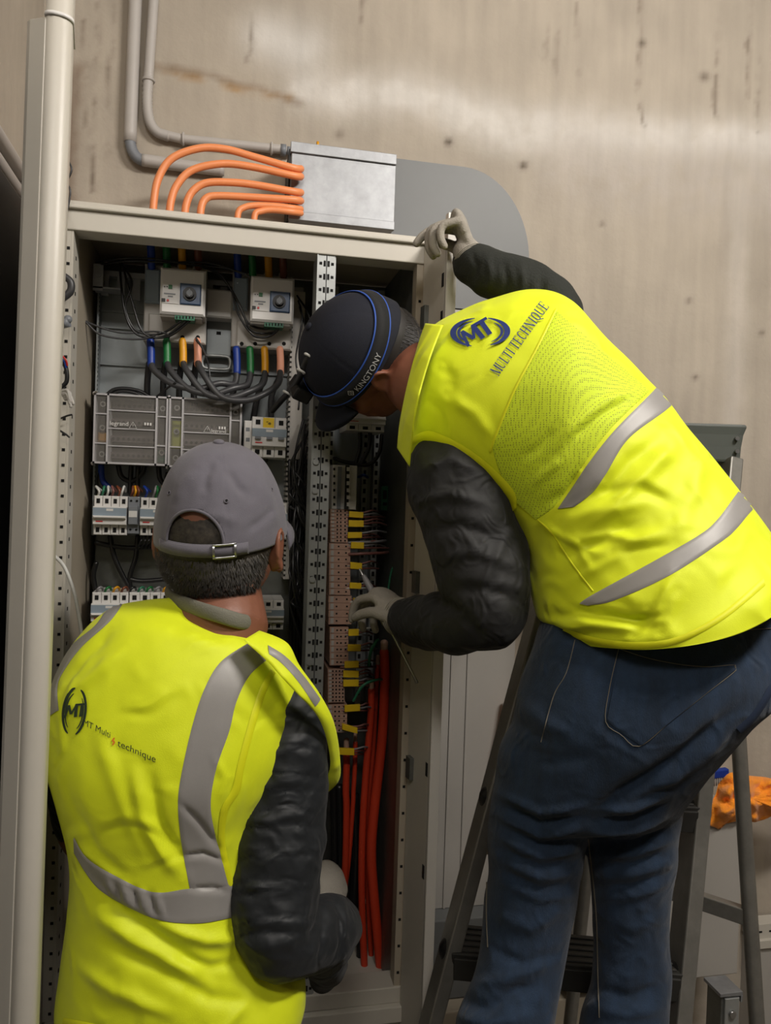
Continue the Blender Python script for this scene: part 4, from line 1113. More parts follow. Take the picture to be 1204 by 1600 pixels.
# slotted rail and lower panel at the right frame edge
mb = MB(); a, b, c, d = rect(1176, 1440, 1300, 1462, 1.70)
mb.box(a, b, 1.70, 1.74, c, d); mb.box(a, b, 1.69, 1.70, c-.02, c)
for i in range(5): mb.box(a+.012+i*.035, a+.027+i*.035, 1.6994, 1.70, (c+d)/2-.003, (c+d)/2+.002, 1)
tag(obj('slotted_rail', mb, [M['cream'], M['hole']], bevel=.001), 'pale slotted rail on the wall at the right edge of the view', 'rail')
a, b, c, d = rect(1060, 1480, 1400, 1800, 1.72)
tag(obj('wall_panel', MB().box(at(1178, 1500, 1.70)[0], at(1400, 1500, 1.70)[0], 1.70, YW+.004, .0, at(1190, 1476, 1.70)[2]), M['panelwhite'], bevel=.002), 'pale lower wall panel under the slotted rail at the right edge', 'panel')
# bracket post
a, b, c, d = rect(1116, 1550, 1148, 1900, 1.45)
bp = thing('bracket_post', ((a+b)/2, 1.5, 0), 'short square steel post with a bolted cap plate behind the ladder foot', 'post')
obj('post_tube', MB().box(a+.006, b-.006, 1.45, 1.50, 0, d-.008), M['zincdark'], bp, bevel=.002)
mb = MB().box(a, b+.004, 1.445, 1.505, d-.008, d); mb.box(b, b+.004, 1.445, 1.505, d-.024, d-.008)
obj('cap_plate', mb, M['galv'], bp, bevel=.001)
mb = MB().bevbox(a+.012, b-.004, 1.444, 1.45, d-.075, d-.012, .001)
obj('front_plate', mb, M['post'], bp)
mb = MB().cyl(((a+b)/2+.003, 1.438, d-.045), (0, 1, 0), .008, .007, 6)
obj('bolt', mb, M['steel'], bp)
obj('slot_hole', MB().cyl(((a+b)/2+.003, 1.449, d-.095), (0, 1, 0), .007, .002, 14), M['hole'], bp)
wire('orange_hose', 'orange cable end between the left ladder rail and the jeans', 'cable', [at(796, 1090, 1.68), at(790, 1130, 1.68), at(782, 1175, 1.68), at(778, 1240, 1.68)], .008, M['orange'], n=12)
# ================================================================ people
def loft(rings, n=96, sub=8, pw=1.0, capr=.5):
    """rings: (Ax,Ay,Bx,By,depth,b_near,b_far,sag) in picture/depth terms -> closed body of real size; returns MB"""
    C_, A_, S_, Bn, Bf = [], [], [], [], []
    for r in rings:
        ax, ay, bx, by, d, bn, bf = r[:7]; sag = r[7] if len(r) > 7 else 0
        dd = r[8] if len(r) > 8 else 0     # extra depth of the B side
        a, b = W(ax, ay, d), W(bx, by, d+dd)
        C_.append((a+b)/2); A_.append((a-b)/2)
        pxv = np.array([bx-ax, by-ay], float); pv = np.array([-pxv[1], pxv[0]])/np.linalg.norm(pxv)
        if len(r) > 9 and r[9]: pv = -pv
        S_.append((pv[0]*RT-pv[1]*UP)*sag*d/FPX); Bn.append(bn); Bf.append(bf)
    P, _ = catmull(C_, [1]*len(C_), sub); A2, _ = catmull(A_, [1]*len(A_), sub); S2, _ = catmull(S_, [1]*len(A_), sub)
    q = [np.array([x, y, 0.]) for x, y in zip(Bn, Bf)]; Q, _ = catmull(q, [1]*len(q), sub)
    rows = list(zip(P, A2, S2, Q))
    t0 = nrm(P[0]-P[1]); t1 = nrm(P[-1]-P[-2])
    def capped(end, t, sc_):
        p, a, s, q_ = end; out = []
        for u in (.35, .75, .97):
            r_ = math.sqrt(max(0, 1-u*u))
            out.append((p+t*u*capr*min(np.linalg.norm(a), q_[0])*.5, a*r_, s*r_, q_*r_))
        return out
    rows = capped(rows[0], t0, 1)[::-1]+rows+capped(rows[-1], t1, 1)
    v = []
    for p, a, s, q_ in rows:
        for k in range(n):
            th = 2*PI*k/n; c, sn = math.cos(th), math.sin(th)
            if pw != 1: c = math.copysign(abs(c)**pw, c); sn = math.copysign(abs(sn)**pw, sn)
            b = q_[1] if sn > 0 else q_[0]
            v.append(p+a*c+FWD*b*sn+(s*(sn*sn) if sn < 0 else s*0))
    m = len(rows)
    mb = MB()
    mb.add(v, [(i*n+k, i*n+(k+1) % n, (i+1)*n+(k+1) % n, (i+1)*n+k) for i in range(m-1) for k in range(n)], 0, True)
    return mb.add(v, [tuple(range(n))[::-1], tuple(range((m-1)*n, m*n))], 0, True)

def ptube(mb, pts, flat=1.0, flatdir=None, n=28, sub=8):
    """pts: (px, py, depth, radius px)"""
    return mb.tube([W(x, y, d) for x, y, d, r in pts], [r*d/FPX for x, y, d, r in pts], n=n, sub=sub, flat=flat, flatdir=flatdir)

def union(mb, voxel=.004, smooth=4, fac=.5):
    me = mkmesh('tmp', mb); o = bpy.data.objects.new('tmp', me); col.objects.link(o)
    r = o.modifiers.new('r', 'REMESH'); r.mode = 'VOXEL'; r.voxel_size = voxel; r.use_smooth_shade = True
    if smooth:
        s = o.modifiers.new('s', 'SMOOTH'); s.factor = fac; s.iterations = smooth
    out = bpy.data.meshes.new_from_object(o.evaluated_get(bpy.context.evaluated_depsgraph_get()))
    bpy.data.objects.remove(o); bpy.data.meshes.remove(me)
    out.polygons.foreach_set('use_smooth', [True]*len(out.polygons))
    return out
def vnormals(me):
    a = np.empty(len(me.vertices)*3, np.float32); me.vertices.foreach_get('normal', a); return a.reshape(-1, 3).astype(float)
def folds(me, strokes, noise_amp=.0, noise_scale=9.0, stretch=(1, 1, 1)):
    """cloth folds: strokes = (polyline px, half width px, height m); near side only"""
    P = verts(me); Nn = vnormals(me)
    px, z = project(P)
    face = np.clip(-(Nn*(P-CAM)/np.linalg.norm(P-CAM, axis=1)[:, None]).sum(1)*2.2, 0, 1)
    d = np.zeros(len(P))
    for pts, w_, amp in strokes:
        pp = np.array(pts, float)
        # taper along the stroke
        dist = polyd(px, pts)
        tot = np.array([0.]+list(np.cumsum(np.linalg.norm(np.diff(pp, axis=0), axis=1))))
        e = np.minimum(np.linalg.norm(px-pp[0], axis=1), np.linalg.norm(px-pp[-1], axis=1))
        tap = np.clip(e/(tot[-1]*.3)+.15, 0, 1)
        d += amp*np.exp(-(dist/w_)**2)*tap*face
    if noise_amp:
        s = Vector(stretch)*noise_scale
        d += noise_amp*np.array([noise.noise(Vector((p[0]*s[0], p[1]*s[1], p[2]*s[2])))+.5*noise.noise(Vector((p[0]*s[0]*2.3, p[1]*s[1]*2.3, p[2]*s[2]*2.3+7))) for p in P])
    setverts(me, P+Nn*d[:, None])
    return me
def bvh_of(me): 
    return BVHTree.FromPolygons([tuple(p) for p in verts(me)], [tuple(p.vertices) for p in me.polygons])
def cast(bv, x, y):
    d = W(x, y, 1.0)-CAM; d = d/np.linalg.norm(d)
    h = bv.ray_cast(Vector(CAM), Vector(d))
    if h[0] is None: return None
    n_ = np.array(h[1]); n_ = n_ if n_ @ d < 0 else -n_
    return np.array(h[0]), n_
def resample(pl, n):
    p = [np.array(q, float) for q in pl]
    P, _ = catmull(p, [1]*len(p), 10) if len(p) > 2 else catmull(p, [1, 1], 10)
    P = np.array(P); L = np.concatenate([[0], np.cumsum(np.linalg.norm(np.diff(P, axis=0), axis=1))])
    s = np.linspace(0, L[-1], n)
    return np.stack([np.interp(s, L, P[:, 0]), np.interp(s, L, P[:, 1])], 1)
def ribbon(mb, bv, left, right, off=.0016, nu=60, nv=8, m=0, thick=.0012):
    """band lying on a cloth surface between two edge lines"""
    Lp, Rp = resample(left, nu), resample(right, nu)
    g = [[None]*nv for _ in range(nu)]; base = len(mb.v)
    idx = {}
    for i in range(nu):
        for j in range(nv):
            q = Lp[i]*(1-j/(nv-1))+Rp[i]*(j/(nv-1))
            h = cast(bv, q[0], q[1])
            if h is None: continue
            e = 0 if 0 < j < nv-1 else -.0012
            idx[i, j] = len(mb.v); mb.v.append(tuple(h[0]+h[1]*(off+e)))
    for i in range(nu-1):
        for j in range(nv-1):
            k = [(i, j), (i+1, j), (i+1, j+1), (i, j+1)]
            if all(q in idx for q in k):
                ids = [idx[q] for q in k]
                pv = np.array([mb.v[t] for t in ids])
                if max(np.linalg.norm(pv[0]-pv[2]), np.linalg.norm(pv[1]-pv[3])) > .06: continue
                mb.f.append(ids); mb.m.append(m); mb.sm.append(True)
    return mb
def line(mb, bv, pts, wpx=2.0, off=.0016, nu=60, m=0):
    P = resample(pts, nu); T = np.gradient(P, axis=0); T /= np.linalg.norm(T, axis=1)[:, None]
    Nn = np.stack([-T[:, 1], T[:, 0]], 1)
    return ribbon(mb, bv, P+Nn*wpx/2, P-Nn*wpx/2, off, nu, 3, m)
def print_on(mb, bv, txt, o, ex, ey, off=.0022, m=0, bend=None, size=1.0):
    """lettering that lies on a cloth surface; ex, ey picture vectors of one em"""
    cu = bpy.data.curves.new('t', 'FONT'); cu.body = txt; cu.size = size; cu.resolution_u = 3; cu.offset = .0
    to = bpy.data.objects.new('t', cu); col.objects.link(to)
    me = bpy.data.meshes.new_from_object(to.evaluated_get(bpy.context.evaluated_depsgraph_get()))
    bm = bmesh.new(); bm.from_mesh(me); bmesh.ops.triangulate(bm, faces=bm.faces)
    bmesh.ops.subdivide_edges(bm, edges=[e for e in bm.edges if e.calc_length() > .25], cuts=2)
    bm.to_mesh(me); bm.free()
    return put_flat(mb, bv, verts(me)[:, :2], [tuple(p.vertices) for p in me.polygons], o, ex, ey, off, m, bend), bpy.data.objects.remove(to)
def put_flat(mb, bv, P, F, o, ex, ey, off=.0022, m=0, bend=None):
    o, ex, ey = np.array(o, float), np.array(ex, float), np.array(ey, float)
    vs, ok = [], True
    hits = []
    for p in P:
        q = o+ex*p[0]+ey*p[1]
        if bend: q = q+np.array(bend(p[0]))
        h = cast(bv, q[0], q[1]); hits.append(h)
    good = {}
    for i, h in enumerate(hits):
        if h is not None: good[i] = len(mb.v); mb.v.append(tuple(h[0]+h[1]*off))
    for f in F:
        if all(i in good for i in f): mb.f.append([good[i] for i in f]); mb.m.append(m); mb.sm.append(False)
    return mb
def strokes2d(segs):
    """segs: (x0,y0,x1,y1,w) bars -> flat quads subdivided"""
    P, F = [], []
    for x0, y0, x1, y1, w_ in segs:
        L = math.hypot(x1-x0, y1-y0); nx_, ny_ = -(y1-y0)/L*w_/2, (x1-x0)/L*w_/2
        k = max(1, int(L/.2))
        for i in range(k+1):
            x, y = x0+(x1-x0)*i/k, y0+(y1-y0)*i/k
            P += [(x+nx_, y+ny_), (x-nx_, y-ny_)]
        b = len(P)-2*(k+1)
        F += [(b+2*i, b+2*i+1, b+2*i+3, b+2*i+2) for i in range(k)]
    return np.array(P), F
SER = {'M': (.95, [(.08, 0, .12, 1, .05), (.12, 1, .46, 0, .15), (.46, 0, .8, 1, .05), (.8, 1, .82, 0, .15)], [.08, .82], [.1, .8]),
       'U': (.8, [(.15, 1, .15, .3, .14), (.15, .3, .25, .05, .12), (.25, .05, .5, .03, .08), (.5, .03, .63, .3, .06), (.63, .3, .63, 1, .05)], [], [.15, .63]),
       'L': (.68, [(.18, 0, .18, 1, .14), (.1, .03, .55, .03, .06), (.55, 0, .58, .28, .05)], [.18], [.18]),
       'T': (.72, [(.34, 0, .34, 1, .14), (.04, .97, .64, .97, .06), (.05, .75, .05, 1, .05), (.63, .75, .63, 1, .05)], [.34], []),
       'I': (.4, [(.18, 0, .18, 1, .14)], [.18], [.18]),
       'E': (.7, [(.18, 0, .18, 1, .14), (.1, .97, .58, .97, .06), (.18, .52, .46, .52, .05), (.1, .03, .6, .03, .06), (.58, .75, .58, 1, .05), (.6, 0, .6, .25, .05), (.46, .4, .46, .64, .05)], [.18], [.18]),
       'C': (.74, [(.62, .95, .62, .7, .05), (.62, .88, .4, 1, .07), (.4, 1, .2, .85, .1), (.2, .85, .13, .5, .14), (.13, .5, .2, .15, .14), (.2, .15, .42, .0, .1), (.42, 0, .64, .18, .06)], [], []),
       'H': (.85, [(.18, 0, .18, 1, .14), (.64, 0, .64, 1, .14), (.18, .52, .64, .52, .06)], [.18, .64], [.18, .64]),
       'N': (.85, [(.14, 0, .14, 1, .05), (.14, 1, .68, 0, .15), (.68, 0, .68, 1, .05)], [.14], [.14, .68]),
       'Q': (.82, [(.4, 1, .2, .87, .1), (.2, .87, .12, .5, .14), (.12, .5, .2, .13, .14), (.2, .13, .4, 0, .1), (.4, 0, .58, .13, .1), (.58, .13, .66, .5, .14), (.66, .5, .58, .87, .14), (.58, .87, .4, 1, .1), (.4, .02, .72, -.22, .09)], [], []),
       ' ': (.3, [], [], [])}
def serif(txt):
    segs, x = [], 0
    for ch in txt:
        w_, s, lo, hi = SER[ch]
        segs += [(a+x, b, c+x, d, e) for a, b, c, d, e in s]
        segs += [(x+q-.11, .02, x+q+.11, .02, .05) for q in lo]+[(x+q-.11, .98, x+q+.11, .98, .05) for q in hi]
        x += w_
    return segs, x
def mt_logo(cx, cy, rx, ry, tilt, w_):
    """two swooshing arcs in local unit picture coordinates"""
    P, F = [], []
    for a0, a1, k, ww in ((100, 250, 1.0, 1), (108, 240, .80, .5), (-70, 72, 1.0, 1), (-62, 50, .80, .5)):
        n = 22; b = len(P)
        for i in range(n+1):
            a = math.radians(a0+(a1-a0)*i/n); th = w_*ww*math.sin(PI*(i+.6)/(n+1.2))**.6
            for r in (k+th/2, k-th/2):
                x, y = rx*r*math.cos(a), ry*r*math.sin(a)
                P.append((cx+x*math.cos(tilt)+y*math.sin(tilt), cy-(-x*math.sin(tilt)+y*math.cos(tilt))))
        F += [(b+2*i, b+2*i+1, b+2*i+3, b+2*i+2) for i in range(n)]
    return np.array(P), F
MTS = [(.0, 0, .12, 1, .13), (.12, 1, .36, .25, .16), (.36, .25, .62, 1, .12), (.62, 1, .66, 0, .2), (.55, .96, 1.25, .96, .17), (.98, 0, .98, .95, .2)]

def head_parts(mb, c, r, u, f, s=1.0, neck_to=None):
    """skull, jaw, nose, lips, ears of real proportions; r is the person's right"""
    V = lambda x, y, z: c+(r*x+f*y+u*z)*s
    E = lambda x, y, z, a, b, h: mb.ell(V(x, y, z), r*a*s, f*b*s, u*h*s, 28, 18)
    E(0, 0, .012, .076, .096, .086)
    E(0, .035, -.045, .060, .062, .072); E(0, .055, -.088, .034, .034, .026); E(0, .072, .012, .05, .022, .03)
    for q in (-1, 1):
        E(q*.040, .058, -.03, .024, .024, .022); E(q*.033, .078, -.004, .014, .010, .009)
        mb.tube([V(q*.012, .088, .014), V(q*.034, .088, .017), V(q*.055, .072, .010)], [.006*s]*3, n=8)
        # ears
        mb.ell(V(q*.078, -.008, -.024), r*.008*s, (f*.018-u*.004)*s, (u*.030+f*.006)*s, 18, 12)
        e = [V(q*(.083+.005*math.sin(a*.5)), -.010+.017*math.cos(a), -.022+.028*math.sin(a)) for a in np.linspace(-.9, 4.0, 9)]
        mb.tube(e, .0042*s, n=8, sub=4); mb.ell(V(q*.082, -.001, -.048), r*.006*s, f*.008*s, u*.010*s, 12, 8)
    mb.tube([V(0, .092, .006), V(0, .104, -.016), V(0, .114, -.034), V(0, .100, -.043)], [.007*s, .009*s, .012*s, .008*s], n=12)
    for q in (-1, 1): E(q*.012, .098, -.038, .008, .009, .007)
    mb.tube([V(-.022, .084, -.066), V(0, .096, -.063), V(.022, .084, -.066)], [.004*s, .006*s, .004*s], n=8)
    mb.tube([V(-.020, .084, -.074), V(0, .094, -.076), V(.020, .084, -.074)], [.004*s, .007*s, .004*s], n=8)
    if neck_to is not None:
        mb.tube([V(0, -.018, -.03), V(0, -.012, -.08), neck_to], [.055*s, .056*s, .064*s], n=24, sub=8)
    return V

def hand_parts(mb, wrist, axis, normal, thumb_side, curls, s=1.0, thumb=(.7, .6), spread=.08):
    """palm and five unequal bent fingers; axis wrist->knuckles, normal the palm side, curls radians per finger joint"""
    ax = nrm(axis); nm = nrm(np.asarray(normal)-ax*(np.asarray(normal) @ ax)); sdv = np.cross(ax, nm)*thumb_side
    P = lambda a, b, c: wrist+(ax*a+sdv*b+nm*c)*s
    mb.tube([P(-.03, 0, 0), P(.01, 0, 0), P(.05, .002, 0), P(.088, .0, -.002)], [.024*s, .027*s, .036*s, .038*s], n=20, flat=.42, flatdir=nm)
    mb.ell(P(.035, .026, .010), ax*.030*s, sdv*.017*s, nm*.015*s, 14, 10)
    L = (.046, .030, .023), (.052, .034, .025), (.048, .032, .024), (.036, .024, .020)
    for i in range(4):
        y = .030-.020*i; p = P(.086-(0, -.004, 0, .007)[i], y, 0)
        d = nrm(ax+sdv*spread*(1.5-i)); ang = 0; pts = [p-d*.02*s, p]; nn = nm
        for j in range(3):
            ang = curls[i][j] if hasattr(curls[i], '__len__') else curls[i]
            d2 = nrm(d*math.cos(ang)+nn*math.sin(ang)); nn = nrm(nn*math.cos(ang)-d*math.sin(ang)); d = d2
            p = p+d*L[i][j]*s; pts.append(p)
        q = (1, 1.03, .98, .86)[i]
        mb.tube(pts, [.0108*q*s, .0112*q*s, .0102*q*s, .0096*q*s, .0084*q*s], n=14, sub=5)
    p = P(.022, .030, .006); d = nrm(ax*math.cos(thumb[0])+sdv*math.sin(thumb[0])+nm*.35)
    p1 = p+d*.040*s; d = nrm(d+ax*.45+nm*thumb[1]); p2 = p1+d*.032*s; d = nrm(d+nm*thumb[1]*.6+ax*.1); p3 = p2+d*.024*s
    mb.tube([P(.01, .014, .002), p, p1, p2, p3], [.016*s, .0155*s, .0125*s, .0115*s, .0095*s], n=14, sub=5)

def cap_shell(c, r, u, f, a, b, h, opening=None, brim=.07, brim_w=.075, droop=.02, floor_=-.012, n=180, m=60, bspread=1.15):
    mb = MB(); v = []
    for j in range(m+1):
        th = (PI/2)*j/m
        for i in range(n):
            ph = 2*PI*i/n
            k = math.cos(th)**.86
            seam = 1-.007*max(0, 1-abs(((ph/(PI/3)+.5) % 1)-.5)*26)*math.cos(th)**.3
            p = c+r*a*k*seam*math.cos(ph)+f*b*k*seam*math.sin(ph)+u*(floor_+(h-floor_)*math.sin(th)**1.0)
            v.append(p)
    f_ = []
    for j in range(m):
        for i in range(n):
            ph = 2*PI*(i+.5)/n; th = (PI/2)*(j+.5)/m
            if opening:
                s_ = a*math.cos(th)**.86*math.cos(ph); z = (h-floor_)*math.sin(th)
                w0, z0, z1 = opening
                if math.sin(ph) < 0 and abs(s_) < w0 and z0 < z < z0+(z1-z0)*math.sqrt(max(0, 1-(s_/w0)**2)): continue
            f_.append((j*n+i, j*n+(i+1) % n, (j+1)*n+(i+1) % n, (j+1)*n+i))
    mb.add(v, f_, 0, True)
    # hem band
    mb2 = MB(); w2 = []
    nb = 28
    for q in (0, 1):
        for j in range(9):
            e = j/8
            for i in range(nb+1):
                t = -1+2*i/nb
                ph = PI/2+t*bspread
                k0 = c+r*a*math.cos(ph)*.99+f*b*math.sin(ph)*.99+u*(floor_+.004)
                ext = brim*math.sqrt(max(0, 1-abs(t)**2.6))
                w2.append(k0+f*ext*e+r*(t*-.006*e)-u*(droop*e*e*.9+.016*(t*t)*e)+u*(q*.0028))
    k = 9*(nb+1)
    for q in (0, 1):
        for j in range(8):
            for i in range(nb): o_ = q*k+j*(nb+1)+i; mb2.f.append([o_, o_+1, o_+nb+2, o_+nb+1]); mb2.m.append(0); mb2.sm.append(True)
    for i in range(nb): mb2.f.append([8*(nb+1)+i, 8*(nb+1)+i+1, k+8*(nb+1)+i+1, k+8*(nb+1)+i]); mb2.m.append(0); mb2.sm.append(True)
    mb2.v = [tuple(p) for p in w2]
    return mb, mb2
def solid(o, t=.0018, off=-1):
    s = o.modifiers.new('thickness', 'SOLIDIFY'); s.thickness = t; s.offset = off; return o

# ---------------------------------------------------------------- worker on the left, seen from behind
p1 = thing('person', W(285, 1700, 1.08)*np.array([1, 1, 0]), 'worker in grey cap and yellow vest seen from behind at lower left', 'person')
hc = W(346, 826, 1.12)
hf = nrm(ld(.16, .24, .95)); hu = nrm(ld(.02, .96, -.26)); hu = nrm(hu-hf*(hu @ hf)); hr = np.cross(hf, hu)
foot = lambda x, y: np.array([x, y, .03])
gz = W(285, 1650, 1.08)
bmb = MB()
head_parts(bmb, hc, hr, hu, hf, 1.06, W(345, 985, 1.10))
for pts in ([(345, 960, 1.11, 46), (320, 1040, 1.09, 90), (290, 1150, 1.08, 120), (275, 1300, 1.08, 110), (280, 1450, 1.08, 115), (285, 1620, 1.08, 125)],):
    ptube(bmb, pts, flat=.55, flatdir=FWD)
ptube(bmb, [(345, 1050, 1.09, 50), (440, 1110, 1.09, 46), (440, 1300, 1.07, 42), (430, 1465, 1.02, 36), (490, 1458, 1.12, 30), (520, 1440, 1.24, 24)])
ptube(bmb, [(240, 1030, 1.09, 50), (125, 1110, 1.10, 40), (112, 1250, 1.13, 30), (130, 1320, 1.18, 26), (190, 1330, 1.28, 22)])
for q in (-1, 1):
    hp = gz+RT*.085*q; bmb.tube([hp+UP*.06, hp-UP*.1, np.array([hp[0]*1.05, hp[1]+.02, .48]), np.array([hp[0]*1.1, hp[1], .09])], [.06, .06, .05, .04], n=20)
    bmb.tube([np.array([hp[0]*1.1, hp[1]-.03, .045]), np.array([hp[0]*1.12, hp[1]+.16, .035])], [.04, .03], n=16)
body1 = obj('body', union(bmb, .0042, 3), M['skin1'], p1)
# trousers and shoes, below the frame
mb = MB()
for q in (-1, 1):
    hp = gz+RT*.085*q
    mb.tube([hp+UP*.10, hp-UP*.1, np.array([hp[0]*1.05, hp[1]+.02, .48]), np.array([hp[0]*1.1, hp[1], .10])], [.08, .085, .075, .07], n=24)
mb.ell(gz+UP*.04, RT*.13, FWD*.09, UP*.10)
obj('trousers', union(mb, .008, 4), M['trouser'], p1)
for q in (-1, 1):
    hp = gz+RT*.085*q
    obj('shoe', union(MB().tube([np.array([hp[0]*1.1, hp[1]-.06, .05]), np.array([hp[0]*1.12, hp[1]+.08, .05]), np.array([hp[0]*1.13, hp[1]+.19, .04])], [.05, .05, .036], n=18).box(hp[0]*1.1-.045, hp[0]*1.1+.045, hp[1]-.11, hp[1]+.18, 0, .03), .006, 3), M['shoe'], p1)
# puffer jacket: sleeves
mb = MB()
ptube(mb, [(400, 1075, 1.10, 40), (448, 1125, 1.09, 58), (446, 1200, 1.08, 66), (434, 1300, 1.07, 74), (428, 1390, 1.05, 73), (430, 1450, 1.03, 64), (440, 1476, 1.03, 52), (470, 1470, 1.07, 52), (505, 1455, 1.13, 52), (520, 1448, 1.20, 46), (522, 1440, 1.26, 34)], n=40)
ptube(mb, [(492, 1470, 1.10, 40), (510, 1500, 1.16, 34), (505, 1530, 1.20, 22)], n=20)
me = union(mb, .005, 5)
q_ = []
for i in range(11):
    y = 1130+i*33
    yy = y+(i*7 % 5)*4-8; q_.append(([(362-2*i, yy+26-(i % 3)*9), (400, yy+6), (450, yy-4+(i % 4)*5), (512, yy+14-i)], 3.2, -.0030))
for i in range(6): q_.append(([(372, 1160+i*55), (420, 1180+i*52), (480, 1150+i*58)], 9, .004))
q_ += [([(490, 1395), (505, 1430), (505, 1480), (490, 1515)], 5, -.004), ([(515, 1390), (534, 1430), (534, 1480), (520, 1520)], 5, -.004), ([(540, 1400), (552, 1440), (548, 1490)], 5, -.003)]
folds(me, q_, .0045, 19, (.8, .8, 1.4))
obj('jacket_sleeve', me, M['puffer'], p1)
mb = MB()
ptube(mb, [(170, 1050, 1.10, 50), (118, 1120, 1.10, 46), (108, 1200, 1.11, 34), (110, 1262, 1.13, 32), (132, 1300, 1.17, 34), (175, 1315, 1.24, 32), (215, 1318, 1.29, 26)], n=32)
me = union(mb, .005, 4); folds(me, [], .004, 18)
obj('jacket_sleeve', me, M['puffer'], p1)
# gloves
mb = MB(); hand_parts(mb, W(516, 1436, 1.28), ld(-.05, .38, .9), ld(-.7, -.5, .3), -1, [.5, .6, .6, .55], .95)
obj('glove', union(mb, .0028, 3), M['glove'], p1)
mb = MB(); hand_parts(mb, W(225, 1315, 1.31), ld(.5, .1, .8), ld(.3, -.7, .2), 1, [.4, .5, .5, .5], .95)
obj('glove', union(mb, .0028, 3), M['glove'], p1)
# vest
V1 = [(262, 932, 382, 978, 1.115, .055, .07, 0), (222, 938, 418, 996, 1.11, .075, .08, 0), (172, 952, 448, 1022, 1.10, .095, .10, 0), (122, 1000, 466, 1062, 1.095, .115, .11, 0),
      (88, 1062, 470, 1112, 1.09, .125, .12, 0), (75, 1120, 462, 1165, 1.085, .13, .12, 0), (80, 1180, 440, 1215, 1.08, .128, .12, 0), (96, 1240, 410, 1275, 1.08, .12, .12, 0),
      (110, 1300, 400, 1345, 1.08, .115, .12, 4), (115, 1352, 405, 1400, 1.08, .115, .12, 8), (112, 1420, 425, 1460, 1.08, .12, .12, 10), (102, 1490, 470, 1520, 1.08, .125, .12, 10), (94, 1560, 478, 1572, 1.08, .13, .12, 8), (98, 1610, 462, 1618, 1.08, .13, .12, 6)]
me = mkmesh('v', loft(V1, 260, 16))
fl = [([(95, 1075), (140, 1020), (178, 975)], 9, -.006), ([(105, 1090), (150, 1050), (200, 1010)], 9, .005),
      ([(205, 1190), (225, 1280), (262, 1345), (285, 1370)], 10, .006), ([(232, 1200), (250, 1290), (290, 1350)], 9, -.006),
      ([(125, 1345), (190, 1425), (270, 1480), (350, 1540)], 12, -.007), ([(150, 1460), (230, 1510), (330, 1560), (420, 1570)], 12, -.006), ([(140, 1420), (220, 1475), (320, 1525)], 11, .006),
      ([(110, 1500), (180, 1550), (280, 1590)], 11, .005), ([(240, 1440), (320, 1470), (400, 1465)], 10, .006), ([(400, 1500), (330, 1510), (250, 1490)], 8, -.004),
      ([(150, 1130), (190, 1250), (230, 1340)], 12, .004), ([(395, 1480), (420, 1530), (470, 1560)], 9, .005), ([(120, 1260), (150, 1330), (200, 1370)], 9, -.004),
      ([(282, 1255), (312, 1285), (345, 1330)], 5, -.005), ([(285, 1338), (318, 1332), (350, 1345)], 4, -.005), ([(300, 1388), (330, 1386), (352, 1390)], 4, -.005), ([(100, 1120), (115, 1060), (150, 1010)], 6, .004),
      ([(270, 985), (330, 1010), (390, 1005)], 14, .004), ([(335, 1180), (350, 1215), (345, 1260)], 6, .003)]
for i in range(7): fl.append(([(170+i*13, 1372+i*5), (176+i*13, 1405+i*4)], 4, (-.0035 if i % 2 else .0035)))
folds(me, fl, .0042, 7.5, (1.3, 1, .6))
vest1 = obj('vest', me, M['vest'], p1)
me_w = me.copy(); shift(me_w, -np.array(p1.location)); bv1 = bvh_of(me_w)
mb = ribbon(MB(), bv1, [(389, 1004), (345, 1034), (320, 1075), (302, 1128), (286, 1196), (278, 1249), (281, 1300), (288, 1345), (297, 1392)],
            [(425, 1025), (390, 1055), (369, 1097), (358, 1142), (338, 1200), (329, 1254), (335, 1300), (348, 1345), (362, 1390)], nu=120, nv=14)
t1_ = obj('reflective_tape', mb, M['tape'], vest1)
mb = ribbon(MB(), bv1, [(170, 944), (150, 976), (109, 1012), (84, 1061), (76, 1097), (77, 1120)], [(194, 940), (172, 971), (127, 1012), (98, 1052), (90, 1075), (92, 1110)], nu=80, nv=8)
obj('reflective_tape', mb, M['tape'], vest1)
mb = ribbon(MB(), bv1, [(117, 1308), (136, 1339), (177, 1366), (239, 1393), (293, 1388), (351, 1382), (400, 1370)], [(118, 1334), (150, 1384), (194, 1413), (253, 1438), (311, 1442), (363, 1433), (400, 1425)], off=.0024, nu=140, nv=12)
obj('reflective_tape', mb, M['tape'], vest1)
mb = ribbon(MB(), bv1, [(430, 1052), (414, 1084), (396, 1142), (381, 1200), (374, 1236), (356, 1267), (351, 1312), (360, 1360), (370, 1400)],
            [(422, 1046), (404, 1080), (385, 1140), (370, 1198), (362, 1232), (345, 1264), (341, 1312), (350, 1362), (360, 1402)], nu=90, nv=5, off=.002)
M['trim'] = mat('yellow_trim', (222, 226, 22), .55)
obj('armhole_trim', mb, M['trim'], vest1)
mb = ribbon(MB(), bv1, [(100, 1590), (180, 1604), (280, 1612), (380, 1608), (462, 1600)], [(99, 1602), (180, 1616), (280, 1624), (380, 1620), (460, 1612)], nu=80, nv=5)
obj('hem_trim', mb, M['trim'], vest1)
